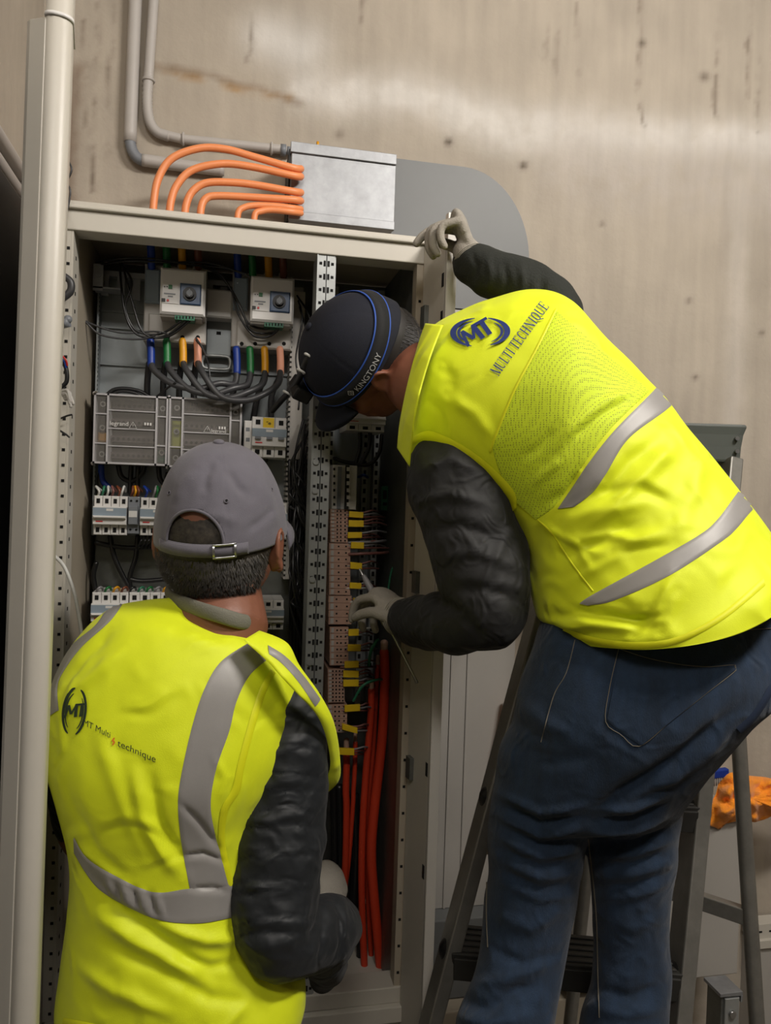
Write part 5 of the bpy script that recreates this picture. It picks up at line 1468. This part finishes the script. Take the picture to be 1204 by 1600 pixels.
# standing front edge of the armhole beside the sleeve
def sheet(outer, inner, douter, dinner, th, nu=60, nv=8):
    O, I = resample(outer, nu), resample(inner, nu); mb = MB(); v = []
    dO, dI = np.interp(np.linspace(0, 1, nu), np.linspace(0, 1, len(douter)), douter), np.interp(np.linspace(0, 1, nu), np.linspace(0, 1, len(dinner)), dinner)
    for q in (0, 1):
        for i in range(nu):
            for j in range(nv):
                t = j/(nv-1); p_ = O[i]*(1-t)+I[i]*t; d = dO[i]*(1-t)+dI[i]*t
                v.append(W(p_[0], p_[1], d+q*th-.004*math.sin(PI*t)))
    k = nu*nv; f = []
    for q in (0, 1): f += [(q*k+i*nv+j, q*k+i*nv+j+1, q*k+(i+1)*nv+j+1, q*k+(i+1)*nv+j) for i in range(nu-1) for j in range(nv-1)]
    for i in range(nu-1):
        for j in (0, nv-1): f.append((i*nv+j, (i+1)*nv+j, k+(i+1)*nv+j, k+i*nv+j))
    for i in (0, nu-1):
        for j in range(nv-1): f.append((i*nv+j, i*nv+j+1, k+i*nv+j+1, k+i*nv+j))
    return mb.add(v, f, 0, True)
mb = sheet([(405, 985), (448, 1004), (468, 1040), (500, 1085), (522, 1130), (531, 1185), (528, 1222), (493, 1252)], [(380, 1000), (418, 1034), (436, 1054), (462, 1082), (495, 1118), (511, 1160), (514, 1205), (488, 1238)],
           [1.03, 1.02, 1.02, 1.03, 1.05, 1.08, 1.11, 1.14], [.995, .985, .985, 1.0, 1.03, 1.06, 1.09, 1.12], .006)
wing = obj('shoulder_flap', mb, M['vest'], vest1)
mw = wing.data.copy(); shift(mw, -np.array(p1.location)); bvw = bvh_of(mw)
obj('reflective_tape', ribbon(MB(), bvw, [(418, 1008), (446, 1026), (474, 1056), (500, 1092)], [(420, 1022), (440, 1037), (466, 1066), (492, 1104)], nu=50, nv=5), M['tape'], wing)
# prints
mb = MB(); P_, F_ = mt_logo(118, 1112, 17, 37, .12, .24); put_flat(mb, bv1, P_, F_, (0, 0), (1, 0), (0, 1))
P_, F_ = strokes2d(MTS); put_flat(mb, bv1, P_, F_, (103, 1122), (25, -2), (3, -20))
bend = lambda x: (0, -.25*max(0, 4-x)**1.0*0)
print_on(mb, bv1, 'MT Multi', (131, 1132), (11.4, 5.8), (1.5, -13.5), size=1.0)
print_on(mb, bv1, 'technique', (184, 1165), (15.2, 6.6), (1.5, -14.5), size=1.0)
obj('logo_print', mb, M['logogreen'], vest1)
mb = MB(); P_, F_ = strokes2d([(.6, 1, .2, .5, .22), (.2, .5, .7, .5, .2), (.7, .5, .3, 0, .2)]); put_flat(mb, bv1, P_, F_, (174, 1163), (8, 3), (1, -12))
obj('logo_print', mb, M['logored'], vest1, label='small orange bolt mark')
# shirt collar
mb = MB()
cpts = [W(x, y, d) for x, y, d in ((262, 925, 1.17), (268, 934, 1.10), (300, 948, 1.05), (345, 962, 1.035), (385, 972, 1.06), (402, 962, 1.12), (395, 950, 1.18))]
mb.tube(cpts, [.0048]*7, n=14, sub=8, flat=2.2, flatdir=UP)
obj('shirt_collar', mb, M['shirt'], p1)
# hair: cropped grey-brown below the cap
hm = MB()
V_ = lambda x, y, z: hc+(hr*x+hf*y+hu*z)*1.06
hm.ell(V_(0, -.012, .002), hr*.0815*1.06, hf*.0865*1.06, hu*.085*1.06, 60, 40)
random.seed(11)
N_ = 5200
for i in range(N_):
    a = -PI/2+(rnd()-.5)*2.5; zz = -.09+rnd()*.075
    rr = math.sqrt(max(.02, 1-((zz+.018)/.078)**2))
    p_ = V_(.0815*rr*math.cos(a), -.012+.0865*rr*math.sin(a), zz); out = nrm(hr*math.cos(a)+hf*math.sin(a))
    t_ = p_+(out*.0035-hu*.007+hr*(rnd()-.5)*.004)
    s_ = np.cross(out, hu)*.0006; 
    hm.add([p_-s_, p_+s_, t_], [(0, 1, 2)], 0)
hair_me = mkmesh('h', hm)
obj('hair', hair_me, M['hair'], p1)
# cap
cc = hc+hu*.018-hf*.0
mbc, mbb = cap_shell(cc, hr, hu, hf, .0925, .108, .108, opening=(.040, .017, .062), floor_=-.028)
cap = solid(obj('cap', mbc, [M['capgrey']], p1), .0022)
me = cap.data; shiftv = np.array(p1.location)
me.transform(Matrix.Translation(Vector(shiftv))); 
folds(me, [([(318, 775), (322, 740), (338, 722)], 8, -.004), ([(352, 730), (372, 760), (390, 775)], 7, -.004), ([(400, 740), (425, 790), (430, 830)], 10, .003), ([(270, 790), (285, 760), (310, 735)], 9, .003), ([(300, 820), (340, 805), (380, 820)], 8, .002), ([(385, 830), (410, 812), (432, 790)], 6, -.0025)], .0022, 14)
me.transform(Matrix.Translation(Vector(-shiftv)))
solid(obj('brim', mbb, M['capgrey'], cap), .002)
bt = cc+hu*.109; obj('top_button', MB().ell(bt, hr*.008, hf*.008, hu*.0045, 16, 10), M['capgrey'], cap)
def on_cap(ph, z, k=1.0, a=.0925, b=.108, h=.108, fl_=-.028):
    th = math.asin(min(1, (z)/(h-fl_))); q = math.cos(th)**.86*k
    return cc+hr*a*q*math.cos(ph)+hf*b*q*math.sin(ph)+hu*(fl_+z)
mb = MB()
def band(mb, ph0, ph1, z0, z1, k=1.02, n=40, fn=on_cap, m=0, th=.0015):
    v = []
    for q in (k, k+th/.09):
        for i in range(n+1):
            ph = ph0+(ph1-ph0)*i/n
            for z in (z0, z1): v.append(fn(ph, z, q))
    kk = 2*(n+1); f = []
    for q in (0, 1): f += [(q*kk+2*i, q*kk+2*i+1, q*kk+2*i+3, q*kk+2*i+2) for i in range(n)]
    for j in (0, 1): f += [(2*i+j, 2*i+2+j, kk+2*i+2+j, kk+2*i+j) for i in range(n)]
    f += [(0, 1, kk+1, kk), (2*n, 2*n+1, kk+2*n+1, kk+2*n)]
    return mb.add(v, f, m, True)
band(mb, -PI/2-.62, -PI/2+.80, .0005, .0165, 1.006)
obj('strap', mb, M['capgrey'], cap, label='closure strap across the back opening')
mb = MB()
for ph in (-PI/2+.36, -PI/2+.42):
    pass
q0, q1 = -PI/2+.30, -PI/2+.62
for (a0, a1, z0, z1) in ((q0, q0+.03, -.001, .019), (q1-.03, q1, -.001, .019), (q0, q1, -.001, .0015), (q0, q1, .0165, .019)): band(mb, a0, a1, z0, z1, 1.03, 6)
obj('buckle', mb, M['steel'], cap)
mb = MB()
s_edge = []
for i in range(25):
    t = PI*i/24; s_ = .040*math.cos(t); z = .017+.045*math.sin(t)
    th = math.asin(z/(.108+.028)); ca = max(-1, min(1, s_/(.0925*math.cos(th)**.86))); ph = -math.acos(ca)
    s_edge.append(on_cap(ph, z, 1.004))
mb.tube(s_edge, .0022, n=8, sub=3); obj('opening_piping', mb, M['capgrey'], cap)
mb = MB()
for ph, z in ((-PI/2-.58, .078), (-PI/2+.52, .073), (-PI/2+1.5, .075), (-PI/2-1.5, .075)): 
    q = on_cap(ph, z, 1.0); nn = nrm(q-cc); mb.ring(q+nn*.0003, nn, .0026, .0009, 16, 6); mb.cyl(q, nn, .0014, .0008, 10, 1)
obj('eyelets', mb, [M['capgrey'], M['hole']], cap)

# ---------------------------------------------------------------- worker on the ladder, bending into the enclosure
p2 = thing('person', W(960, 1500, 1.18)*np.array([1, 1, 0])+np.array([0, 0, .345]), 'worker in navy cap, yellow vest and jeans bending into the enclosure', 'person')
h2 = W(566, 554, 1.27)
f2 = nrm(ld(-.57, -.68, .46)); u2_ = ld(-.75, .33, -.52); u2_ = nrm(u2_-f2*(u2_ @ f2)); r2 = np.cross(f2, u2_)
bmb = MB()
head_parts(bmb, h2, r2, u2_, f2, .97, W(668, 600, 1.22))
ptube(bmb, [(668, 598, 1.22, 56), (760, 610, 1.20, 105), (860, 650, 1.17, 120), (960, 760, 1.14, 120), (1030, 880, 1.11, 130), (1040, 990, 1.10, 130)], flat=.62, flatdir=FWD)
ptube(bmb, [(720, 680, 1.19, 50), (722, 790, 1.17, 46), (756, 950, 1.13, 40), (690, 972, 1.20, 32), (628, 964, 1.31, 22)])
ptube(bmb, [(850, 540, 1.20, 50), (860, 490, 1.21, 38), (800, 440, 1.23, 30), (724, 404, 1.275, 20)])
ptube(bmb, [(920, 1080, 1.12, 80), (850, 1290, 1.13, 46), (818, 1500, 1.115, 42), (790, 1640, 1.09, 42), (795, 1850, 1.15, 34), (808, 2040, 1.20, 30)])
ptube(bmb, [(1060, 1080, 1.12, 80), (990, 1290, 1.14, 46), (985, 1450, 1.135, 40), (975, 1640, 1.12, 42), (972, 1850, 1.17, 34), (975, 2040, 1.21, 30)])
body2 = obj('body', union(bmb, .0042, 3), M['skin2'], p2)
hm = MB()
V_ = lambda x, y, z: h2+(r2*x+f2*y+u2_*z)
hm.ell(V_(0, -.018, -.008), r2*.0725, f2*.080, u2_*.076, 50, 30)
random.seed(12)
for i in range(2600):
    a = -PI/2+(rnd()-.5)*2.5; zz = -.075+rnd()*.06
    rr = math.sqrt(max(.02, 1-((zz+.012)/.08)**2)); p_ = V_(.073*rr*math.cos(a), -.014+.084*rr*math.sin(a), zz); out = nrm(r2*math.cos(a)+f2*math.sin(a))
    t_ = p_+(out*.002-u2_*.006+r2*(rnd()-.5)*.003); s_ = np.cross(out, u2_)*.0005; hm.add([p_-s_, p_+s_, t_], [(0, 1, 2)], 0)
M['hair2'] = mat('dark_hair', (30, 26, 24), .6)
obj('hair', mkmesh('h', hm), M['hair2'], p2)
# jeans
mb = loft([(870, 930, 1216, 880, 1.11, .10, .11), (842, 985, 1228, 960, 1.11, .118, .12), (815, 1060, 1228, 1055, 1.11, .14, .13), (800, 1140, 1168, 1112, 1.11, .14, .12), (784, 1200, 1098, 1196, 1.12, .125, .11), (772, 1258, 1058, 1258, 1.12, .10, .095)], 90, 10)
ptube(mb, [(862, 1180, 1.12, 84), (852, 1250, 1.12, 82), (836, 1310, 1.12, 76), (830, 1390, 1.12, 71), (818, 1470, 1.11, 66), (806, 1545, 1.09, 66), (786, 1620, 1.075, 76), (782, 1680, 1.08, 72), (792, 1800, 1.13, 58), (800, 1940, 1.17, 52), (806, 2040, 1.20, 50)], n=48)
ptube(mb, [(998, 1180, 1.12, 80), (988, 1250, 1.13, 74), (985, 1320, 1.13, 68), (985, 1400, 1.13, 61), (985, 1470, 1.13, 58), (982, 1545, 1.12, 60), (972, 1620, 1.11, 68), (970, 1700, 1.12, 66), (972, 1840, 1.16, 56), (974, 2040, 1.21, 50)], n=48)
me = union(mb, .0052, 16, .7)
jf = []
for (x0, x1, s_) in ((772, 915, 1), (925, 1050, -1)):
    for i in range(9):
        y = 1255+i*17
        jf.append(([(x0, y+(-18 if s_ > 0 else 14)), ((x0+x1)/2, y+(14 if s_ > 0 else 10)), (x1, y+(4 if s_ > 0 else -14))], 4.5, (-.008 if i % 2 else .0075)*(1-.07*i)))
jf += [([(805, 1090), (850, 1130), (900, 1150)], 12, .005), ([(800, 1160), (860, 1190), (940, 1180)], 12, -.005), ([(795, 1125), (830, 1150), (870, 1160)], 9, -.004),
       ([(1160, 1100), (1060, 1190), (960, 1250), (915, 1290)], 12, -.012), ([(1140, 1140), (1080, 1200), (1020, 1240)], 12, .006), ([(1100, 1190), (1060, 1230), (980, 1265)], 8, -.006),
       ([(770, 1430), (830, 1450), (880, 1420)], 10, .004), ([(760, 1480), (820, 1510), (880, 1490)], 8, -.005), ([(940, 1430), (990, 1450), (1040, 1430)], 10, .004),
       ([(715, 1560), (760, 1575), (800, 1550), (850, 1540)], 10, -.008), ([(705, 1590), (760, 1600), (830, 1590)], 9, .007), ([(740, 1540), (790, 1530), (870, 1500)], 9, .006),
       ([(930, 1540), (980, 1560), (1035, 1540)], 9, -.006), ([(925, 1575), (980, 1585), (1035, 1575)], 9, .006), ([(905, 1590), (940, 1560), (960, 1520)], 9, .005)]
folds(me, jf, .004, 11)
jeans = obj('jeans', me, M['jeans'], p2)
mw = me.copy(); shift(mw, -np.array(p2.location)); bj = bvh_of(mw)
pk = [(966, 1014), (952, 1075), (946, 1128)]
def stitch(name, lines):
    mb = MB()
    for pts, w_ in lines: line(mb, bj, pts, w_)
    obj(name, mb, M['stitch'], jeans)
stitch('pocket_stitching', [(pk+[(970, 1148), (998, 1166), (1050, 1125), (1102, 1084), (1152, 1042), (1104, 1042), (1060, 1038), (1010, 1028), (968, 1014)], 1.3)])
stitch('waist_stitching', [([(1110, 980), (1150, 984), (1204, 982)], 1.4)])
stitch('hip_seam', [([(898, 1000), (885, 1050), (868, 1080), (858, 1110), (845, 1160)], 1.2)])
stitch('inseam', [([(918, 1310), (926, 1370), (932, 1440), (934, 1520), (936, 1590)], 1.4)])
stitch('outseam', [([(762, 1330), (760, 1420), (762, 1480)], 1.2)])
mb = ribbon(MB(), bj, [(968, 1017), (1010, 1030), (1060, 1040), (1110, 1044), (1150, 1044)], [(948, 1127), (960, 1137), (975, 1148), (990, 1158), (1000, 1165)], nu=50, nv=40, off=.0022)
obj('back_pocket', mb, M['jeans'], jeans)
mb = ribbon(MB(), bj, [(1148, 1136), (1168, 1118), (1185, 1095), (1199, 1070)], [(1156, 1146), (1175, 1128), (1192, 1105), (1204, 1085)], nu=20, nv=4, off=.003)
obj('belt_loop', mb, M['jeansdark'], jeans)
for x, dpt_ in ((806, 1.20), (974, 1.21)):
    q = W(x, 2040, dpt_)
    obj('shoe', union(MB().tube([q+np.array([0, -.05, -.03]), q+np.array([.0, .06, -.03]), q+np.array([.0, .15, -.04])], [.048, .046, .034], n=18).box(q[0]-.045, q[0]+.045, q[1]-.10, q[1]+.17, .345, .375), .006, 3), M['shoe'], p2)
# jacket sleeves
mb = MB()
ptube(mb, [(755, 690, 1.19, 50), (712, 735, 1.18, 78), (728, 790, 1.17, 80), (745, 850, 1.155, 78), (756, 905, 1.14, 74), (760, 950, 1.13, 66), (730, 972, 1.15, 50), (690, 974, 1.20, 46), (655, 970, 1.26, 41), (636, 967, 1.29, 34)], n=44)
me = union(mb, .005, 5)
folds(me, [([(640, 790), (700, 770), (770, 790)], 9, .006), ([(655, 830), (720, 820), (800, 850)], 9, -.006), ([(670, 880), (740, 860), (815, 890)], 9, .005), ([(700, 920), (760, 920), (820, 940)], 10, -.006),
           ([(690, 940), (720, 960), (760, 1010)], 9, -.005), ([(740, 930), (770, 880), (800, 820)], 8, .004), ([(650, 740), (700, 715), (760, 745)], 8, .005), ([(650, 960), (655, 985), (650, 1005)], 5, -.003), ([(675, 945), (680, 980), (674, 1012)], 5, .003)], .005, 15)
obj('jacket_sleeve', me, M['jacket'], p2)
mb = MB()
ptube(mb, [(862, 540, 1.20, 50), (872, 496, 1.205, 40), (845, 462, 1.21, 39), (805, 440, 1.225, 40), (768, 426, 1.24, 38), (738, 413, 1.26, 31), (730, 408, 1.268, 26)], n=36)
me = union(mb, .0045, 4)
folds(me, [([(760, 400), (768, 430), (762, 460)], 5, .004), ([(785, 405), (793, 440), (788, 475)], 5, -.004), ([(812, 412), (818, 440), (812, 470)], 5, .004), ([(845, 430), (846, 460), (838, 480)], 6, -.004), ([(735, 392), (745, 415), (738, 440)], 4, -.003)], .005, 17)
M['sweater'] = mat('dark_green_black_knit', (27, 30, 24), .85, bump=.5, bscale=300)
obj('jacket_sleeve', me, M['sweater'], p2)
# vest
V2 = [(664, 520, 628, 690, 1.22, .075, .075, 0), (700, 496, 640, 716, 1.215, .10, .09, 0), (755, 472, 695, 748, 1.205, .125, .10, 0), (822, 458, 756, 790, 1.195, .14, .11, 0), (884, 474, 798, 826, 1.18, .145, .12, 0),
      (948, 540, 822, 866, 1.165, .14, .12, 0), (1018, 610, 829, 912, 1.145, .135, .12, 3), (1084, 692, 836, 950, 1.13, .14, .12, 8), (1138, 764, 842, 968, 1.12, .160, .12, 13), (1178, 825, 858, 980, 1.115, .172, .125, 18), (1200, 858, 868, 988, 1.11, .180, .13, 21), (1214, 884, 876, 996, 1.11, .184, .13, 23)]
me = mkmesh('v', loft([tuple(r)+(0, 1) for r in V2], 280, 18, capr=.08))
vf = [([(1008, 606), (950, 628), (895, 668), (862, 710)], 9, .005), ([(990, 615), (930, 652), (890, 690)], 7, -.005), ([(1040, 680), (985, 720), (950, 765), (900, 790)], 11, -.006), ([(1060, 690), (1010, 740), (960, 790), (880, 815)], 12, .008),
      ([(1016, 816), (971, 826), (915, 855), (870, 870)], 10, -.006), ([(1050, 830), (985, 850), (930, 885), (880, 905)], 11, .006), ([(981, 851), (930, 880), (881, 905)], 8, -.004), ([(1020, 780), (960, 800), (905, 830)], 9, .005),
      ([(850, 965), (920, 955), (985, 968), (1030, 985)], 9, -.006), ([(860, 978), (930, 975), (1000, 985)], 8, .006), ([(1005, 955), (990, 985), (975, 1000)], 10, -.004), ([(1050, 900), (1030, 940), (1020, 980)], 8, .005), ([(895, 950), (925, 965), (985, 972), (1040, 960)], 6, -.006), ([(930, 770), (1000, 762), (1060, 790)], 9, -.005), ([(905, 845), (950, 835), (1000, 845)], 7, .005), ([(960, 865), (1000, 855), (1050, 850)], 7, -.004), ([(1060, 920), (1040, 960), (1030, 990)], 12, .004),
      ([(690, 572), (705, 590), (700, 610)], 9, -.003), ([(665, 560), (650, 620), (636, 680)], 6, -.006), ([(700, 620), (740, 645), (770, 690)], 10, .004), ([(850, 790), (880, 770), (905, 735)], 8, -.005), ([(830, 760), (850, 740), (880, 715)], 7, .004), ([(810, 720), (840, 700), (870, 665)], 7, -.003),
      ([(1100, 700), (1085, 770), (1050, 810)], 16, .005), ([(925, 890), (900, 850), (845, 815)], 6, .004)]
folds(me, vf, .0042, 7.0)
vest2 = obj('vest', me, M['vest'], p2)
mw = me.copy(); shift(mw, -np.array(p2.location)); bv2 = bvh_of(mw)
obj('reflective_tape', ribbon(MB(), bv2, [(1040, 588), (1019, 612), (961, 671), (921, 721), (895, 760), (871, 795)], [(1066, 616), (1040, 641), (981, 686), (946, 741), (925, 770), (897, 792)], nu=90, nv=10), M['tape'], vest2)
obj('reflective_tape', ribbon(MB(), bv2, [(1176, 738), (1150, 772), (1120, 812), (1092, 836), (1021, 877), (926, 929), (905, 943)], [(1206, 764), (1172, 800), (1150, 826), (1127, 846), (1046, 899), (960, 938), (921, 946)], nu=110, nv=10), M['tape'], vest2)
# mesh back panel with fine holes
mm = M['vestmesh']; N = mm.node_tree.nodes; Lk = mm.node_tree.links; bs = N['Principled BSDF']
tc = N.new('ShaderNodeTexCoord'); vo = N.new('ShaderNodeTexVoronoi'); vo.inputs['Scale'].default_value = 330; vo.inputs['Randomness'].default_value = .25; Lk.new(tc.outputs['Object'], vo.inputs['Vector'])
rp = N.new('ShaderNodeValToRGB'); rp.color_ramp.elements[0].position = .18; rp.color_ramp.elements[1].position = .42
rp.color_ramp.elements[0].color = (*lin((128, 142, 22)), 1); rp.color_ramp.elements[1].color = (*lin((204, 224, 30)), 1)
Lk.new(vo.outputs['Distance'], rp.inputs[0]); Lk.new(rp.outputs[0], bs.inputs['Base Color'])
mb = ribbon(MB(), bv2, [(868, 486), (838, 545), (803, 611), (776, 675), (770, 705), (795, 775)], [(1015, 612), (956, 668), (916, 720), (890, 758), (866, 792), (838, 812)], nu=90, nv=60, off=.0010)
obj('mesh_panel', mb, M['vestmesh'], vest2, label='perforated mesh back panel')
mb = MB()
line(mb, bv2, [(868, 484), (838, 545), (803, 611), (774, 681), (766, 705)], 4, off=.0022); line(mb, bv2, [(841, 812), (865, 835), (892, 877), (927, 924)], 3, off=.003, nu=50)
ribbon(mb, bv2, [(634, 700), (668, 688), (720, 712), (765, 748), (794, 778), (800, 800)], [(640, 686), (672, 673), (728, 698), (775, 735), (804, 768), (808, 792)], off=.0026, nu=80, nv=5)
line(mb, bv2, [(693, 508), (665, 560), (647, 636), (634, 690)], 3, off=.0025); 
obj('seam_trim', mb, M['trim'], vest2)
mb = ribbon(MB(), bv2, [(880, 990), (935, 1008), (1000, 1014), (1060, 1005), (1130, 968), (1195, 915)], [(880, 980), (935, 997), (1000, 1003), (1060, 994), (1128, 957), (1190, 903)], off=.0018, nu=90, nv=5)
obj('hem_trim', mb, M['trim'], vest2)
# collar and the hanging front edge
mb = sheet([(664, 505), (652, 540), (636, 600), (624, 660), (620, 700)], [(692, 508), (672, 560), (652, 630), (645, 680), (640, 730)], [1.14, 1.12, 1.11, 1.12, 1.14], [1.105, 1.08, 1.07, 1.08, 1.12], .006)
obj('collar', mb, M['vest'], vest2)
mb = MB()
SEG, wd = serif('MULTI TECHNIQUE'); P_, F_ = strokes2d(SEG)
L_ = math.hypot(79, 107)
put_flat(mb, bv2, P_, F_, (779, 589), (79/wd, -107/wd), (-13.5, -9.5), off=.0035)
P_, F_ = mt_logo(751, 521, 42, 22, -.05, .22); put_flat(mb, bv2, P_, F_, (0, 0), (1, 0), (0, 1), off=.0030)
P_, F_ = strokes2d(MTS); put_flat(mb, bv2, P_, F_, (733, 543), (34, -19), (-15, -21), off=.0030)
obj('logo_print', mb, M['logoblue'], vest2)
# gloves
mb = MB(); hand_parts(mb, W(743, 410, 1.26), ld(-.40, .90, .05), ld(-.92, -.36, .05), -1, [(1.05, .55, .4), (1.3, 1.2, .6), (1.35, 1.2, .6), (1.35, 1.2, .6)], .80, thumb=(.25, .9), spread=.03)
mb.tube([W(744, 418, 1.25), W(736, 408, 1.26), W(728, 392, 1.262)], [.023, .024, .024], n=20)
g1 = obj('glove', union(mb, .0024, 2), M['glove'], p2)
mb = MB(); hand_parts(mb, W(634, 968, 1.32), ld(-.50, .42, .62), ld(-.45, -.65, .45), 1, [(.7, .7, .5), (.9, .9, .5), (1.0, 1.0, .5), (1.1, 1.0, .5)], .80, thumb=(.35, .8))
mb.tube([W(644, 968, 1.30), W(628, 966, 1.33), W(615, 960, 1.34)], [.031, .031, .03], n=20, flat=.75, flatdir=FWD)
g2 = obj('glove', union(mb, .0024, 2), M['glove'], p2)
for gx, ps in ((g1, ((742, 415, 1.253), (732, 400, 1.261), .0262)), (g2, ((644, 968, 1.30), (622, 963, 1.335), .0325))):
    mb = MB(); a_, b_2 = W(*ps[0]), W(*ps[1])
    for k in range(9): mb.ring(a_+(b_2-a_)*k/8, b_2-a_, ps[2], .0011, 30, 6)
    obj('ribbed_cuff', mb, M['cuff'], gx)
# screwdriver
sd_ = thing('screwdriver', W(606, 975, 1.36), 'long thin screwdriver held in the lower gloved hand at the terminals', 'screwdriver')
obj('shaft', MB().tube([W(562, 890, 1.395), W(600, 965, 1.365), W(651, 1066, 1.33)], .0027, n=12), M['steel'], sd_)
obj('handle', MB().tube([W(568, 900, 1.39), W(576, 915, 1.385), W(596, 950, 1.37)], [.004, .006, .007], n=14), M['wiregrey'], sd_)
# navy cap with headlamp
cc = h2+u2_*.010
mbc, mbb = cap_shell(cc, r2, u2_, f2, .0835, .102, .094, floor_=-.012, brim=.052, droop=.010, bspread=.85)
cap2 = solid(obj('cap', mbc, M['navy'], p2), .0022)
solid(obj('brim', mbb, M['navy'], cap2), .003)
obj('top_button', MB().ell(cc+u2_*.095, r2*.007, f2*.007, u2_*.004, 16, 10), M['navy'], cap2)
def on_cap2(ph, z, k=1.0, tilt=True): 
    z = z+(.027*(1+math.cos(ph)) if k > 1.02 else 0)
    th = math.asin(min(1, z/(.094+.012))); q = math.cos(th)**.86*k
    return cc+r2*.0835*q*math.cos(ph)+f2*.102*q*math.sin(ph)+u2_*(-.012+z)
hl = obj('headlamp_strap', band(MB(), 0, 2*PI, .008, .031, 1.025, 90, on_cap2), M['strap'], cap2)
PHA, PHB = 2.9, 6.0
mb = MB(); band(mb, 0, 2*PI, .0305, .0325, 1.027, 90, on_cap2); band(mb, 0, 2*PI, .0065, .0085, 1.027, 90, on_cap2)
obj('strap_edge', mb, M['blueedge'], hl) if 0 else obj('strap_edge', mb, M['blueedge'], cap2)
# lettering on the strap
def strap_text(mb, txt, ph0, size, flip=False, z0=.012):
    cu = bpy.data.curves.new('t', 'FONT'); cu.body = txt; cu.size = size
    to = bpy.data.objects.new('t', cu); col.objects.link(to)
    me = bpy.data.meshes.new_from_object(to.evaluated_get(bpy.context.evaluated_depsgraph_get()))
    a = verts(me); vs = [on_cap2(ph0+p[0]/.1, z0+p[1], 1.052) for p in a]
    mb.add(vs, [tuple(p.vertices) for p in me.polygons]); bpy.data.objects.remove(to)
def strap_diamond(mb, ph, z=.0185):
    for (a_, b_2, c_2, d_2) in ((-.055, 0, 0, .0055), (0, .0055, .055, 0), (.055, 0, 0, -.0055), (0, -.0055, -.055, 0)):
        n = 3; v = []
        for i in range(n+1):
            p_, q_2 = a_+(c_2-a_)*i/n, b_2+(d_2-b_2)*i/n
            v += [on_cap2(ph+p_, z+q_2+.0007, 1.052), on_cap2(ph+p_, z+q_2-.0007, 1.052)]
        mb.add(v, [(2*i, 2*i+1, 2*i+3, 2*i+2) for i in range(n)])
    for k in (-.012, .012): mb.add([on_cap2(ph+k, z-.0025, 1.052), on_cap2(ph+k+.008, z-.0025, 1.052), on_cap2(ph+k+.008, z+.0025, 1.052), on_cap2(ph+k, z+.0025, 1.052)], [(0, 1, 2, 3)])
mb = MB()
for ph in (PHA, PHB):
    strap_text(mb, 'KINGTONY', ph, .013); strap_diamond(mb, ph-.09)
obj('strap_lettering', mb, M['print'], cap2)
lamp = obj('headlamp', MB().obox(on_cap2(PI/2, .03, 1.10)+f2*.008, r2*.024, f2*.012, u2_*.016), M['black'], cap2, bevel=.004)
obj('lamp_lens', MB().cyl(on_cap2(PI/2, .03, 1.10)+f2*.019, f2, .012, .004, 20), M['clearframe'], lamp)
q = on_cap2(PI/2, .03, 1.10)
wire('headlamp_lead', 'black lead with pale ties trailing left from the navy cap', 'cable',
     [W(492, 548, 1.22), W(480, 562, 1.22), W(470, 585, 1.25), W(458, 605, 1.29), W(440, 625, 1.33), W(425, 642, 1.35)], .0055, M['blackcable'], n=10)
for i, (x, y, d) in enumerate(((482, 556, 1.215), (470, 580, 1.235), (448, 614, 1.305))):
    t_ = W(x, y, d); tag(obj('cable_tie', MB().ring(t_, ld(-.5, -.85, 0), .0062, .0022, 16, 6), M['wirewhite']), ['upper', 'middle', 'lower'][i]+' pale tie around the lead trailing from the navy cap', 'cable tie')
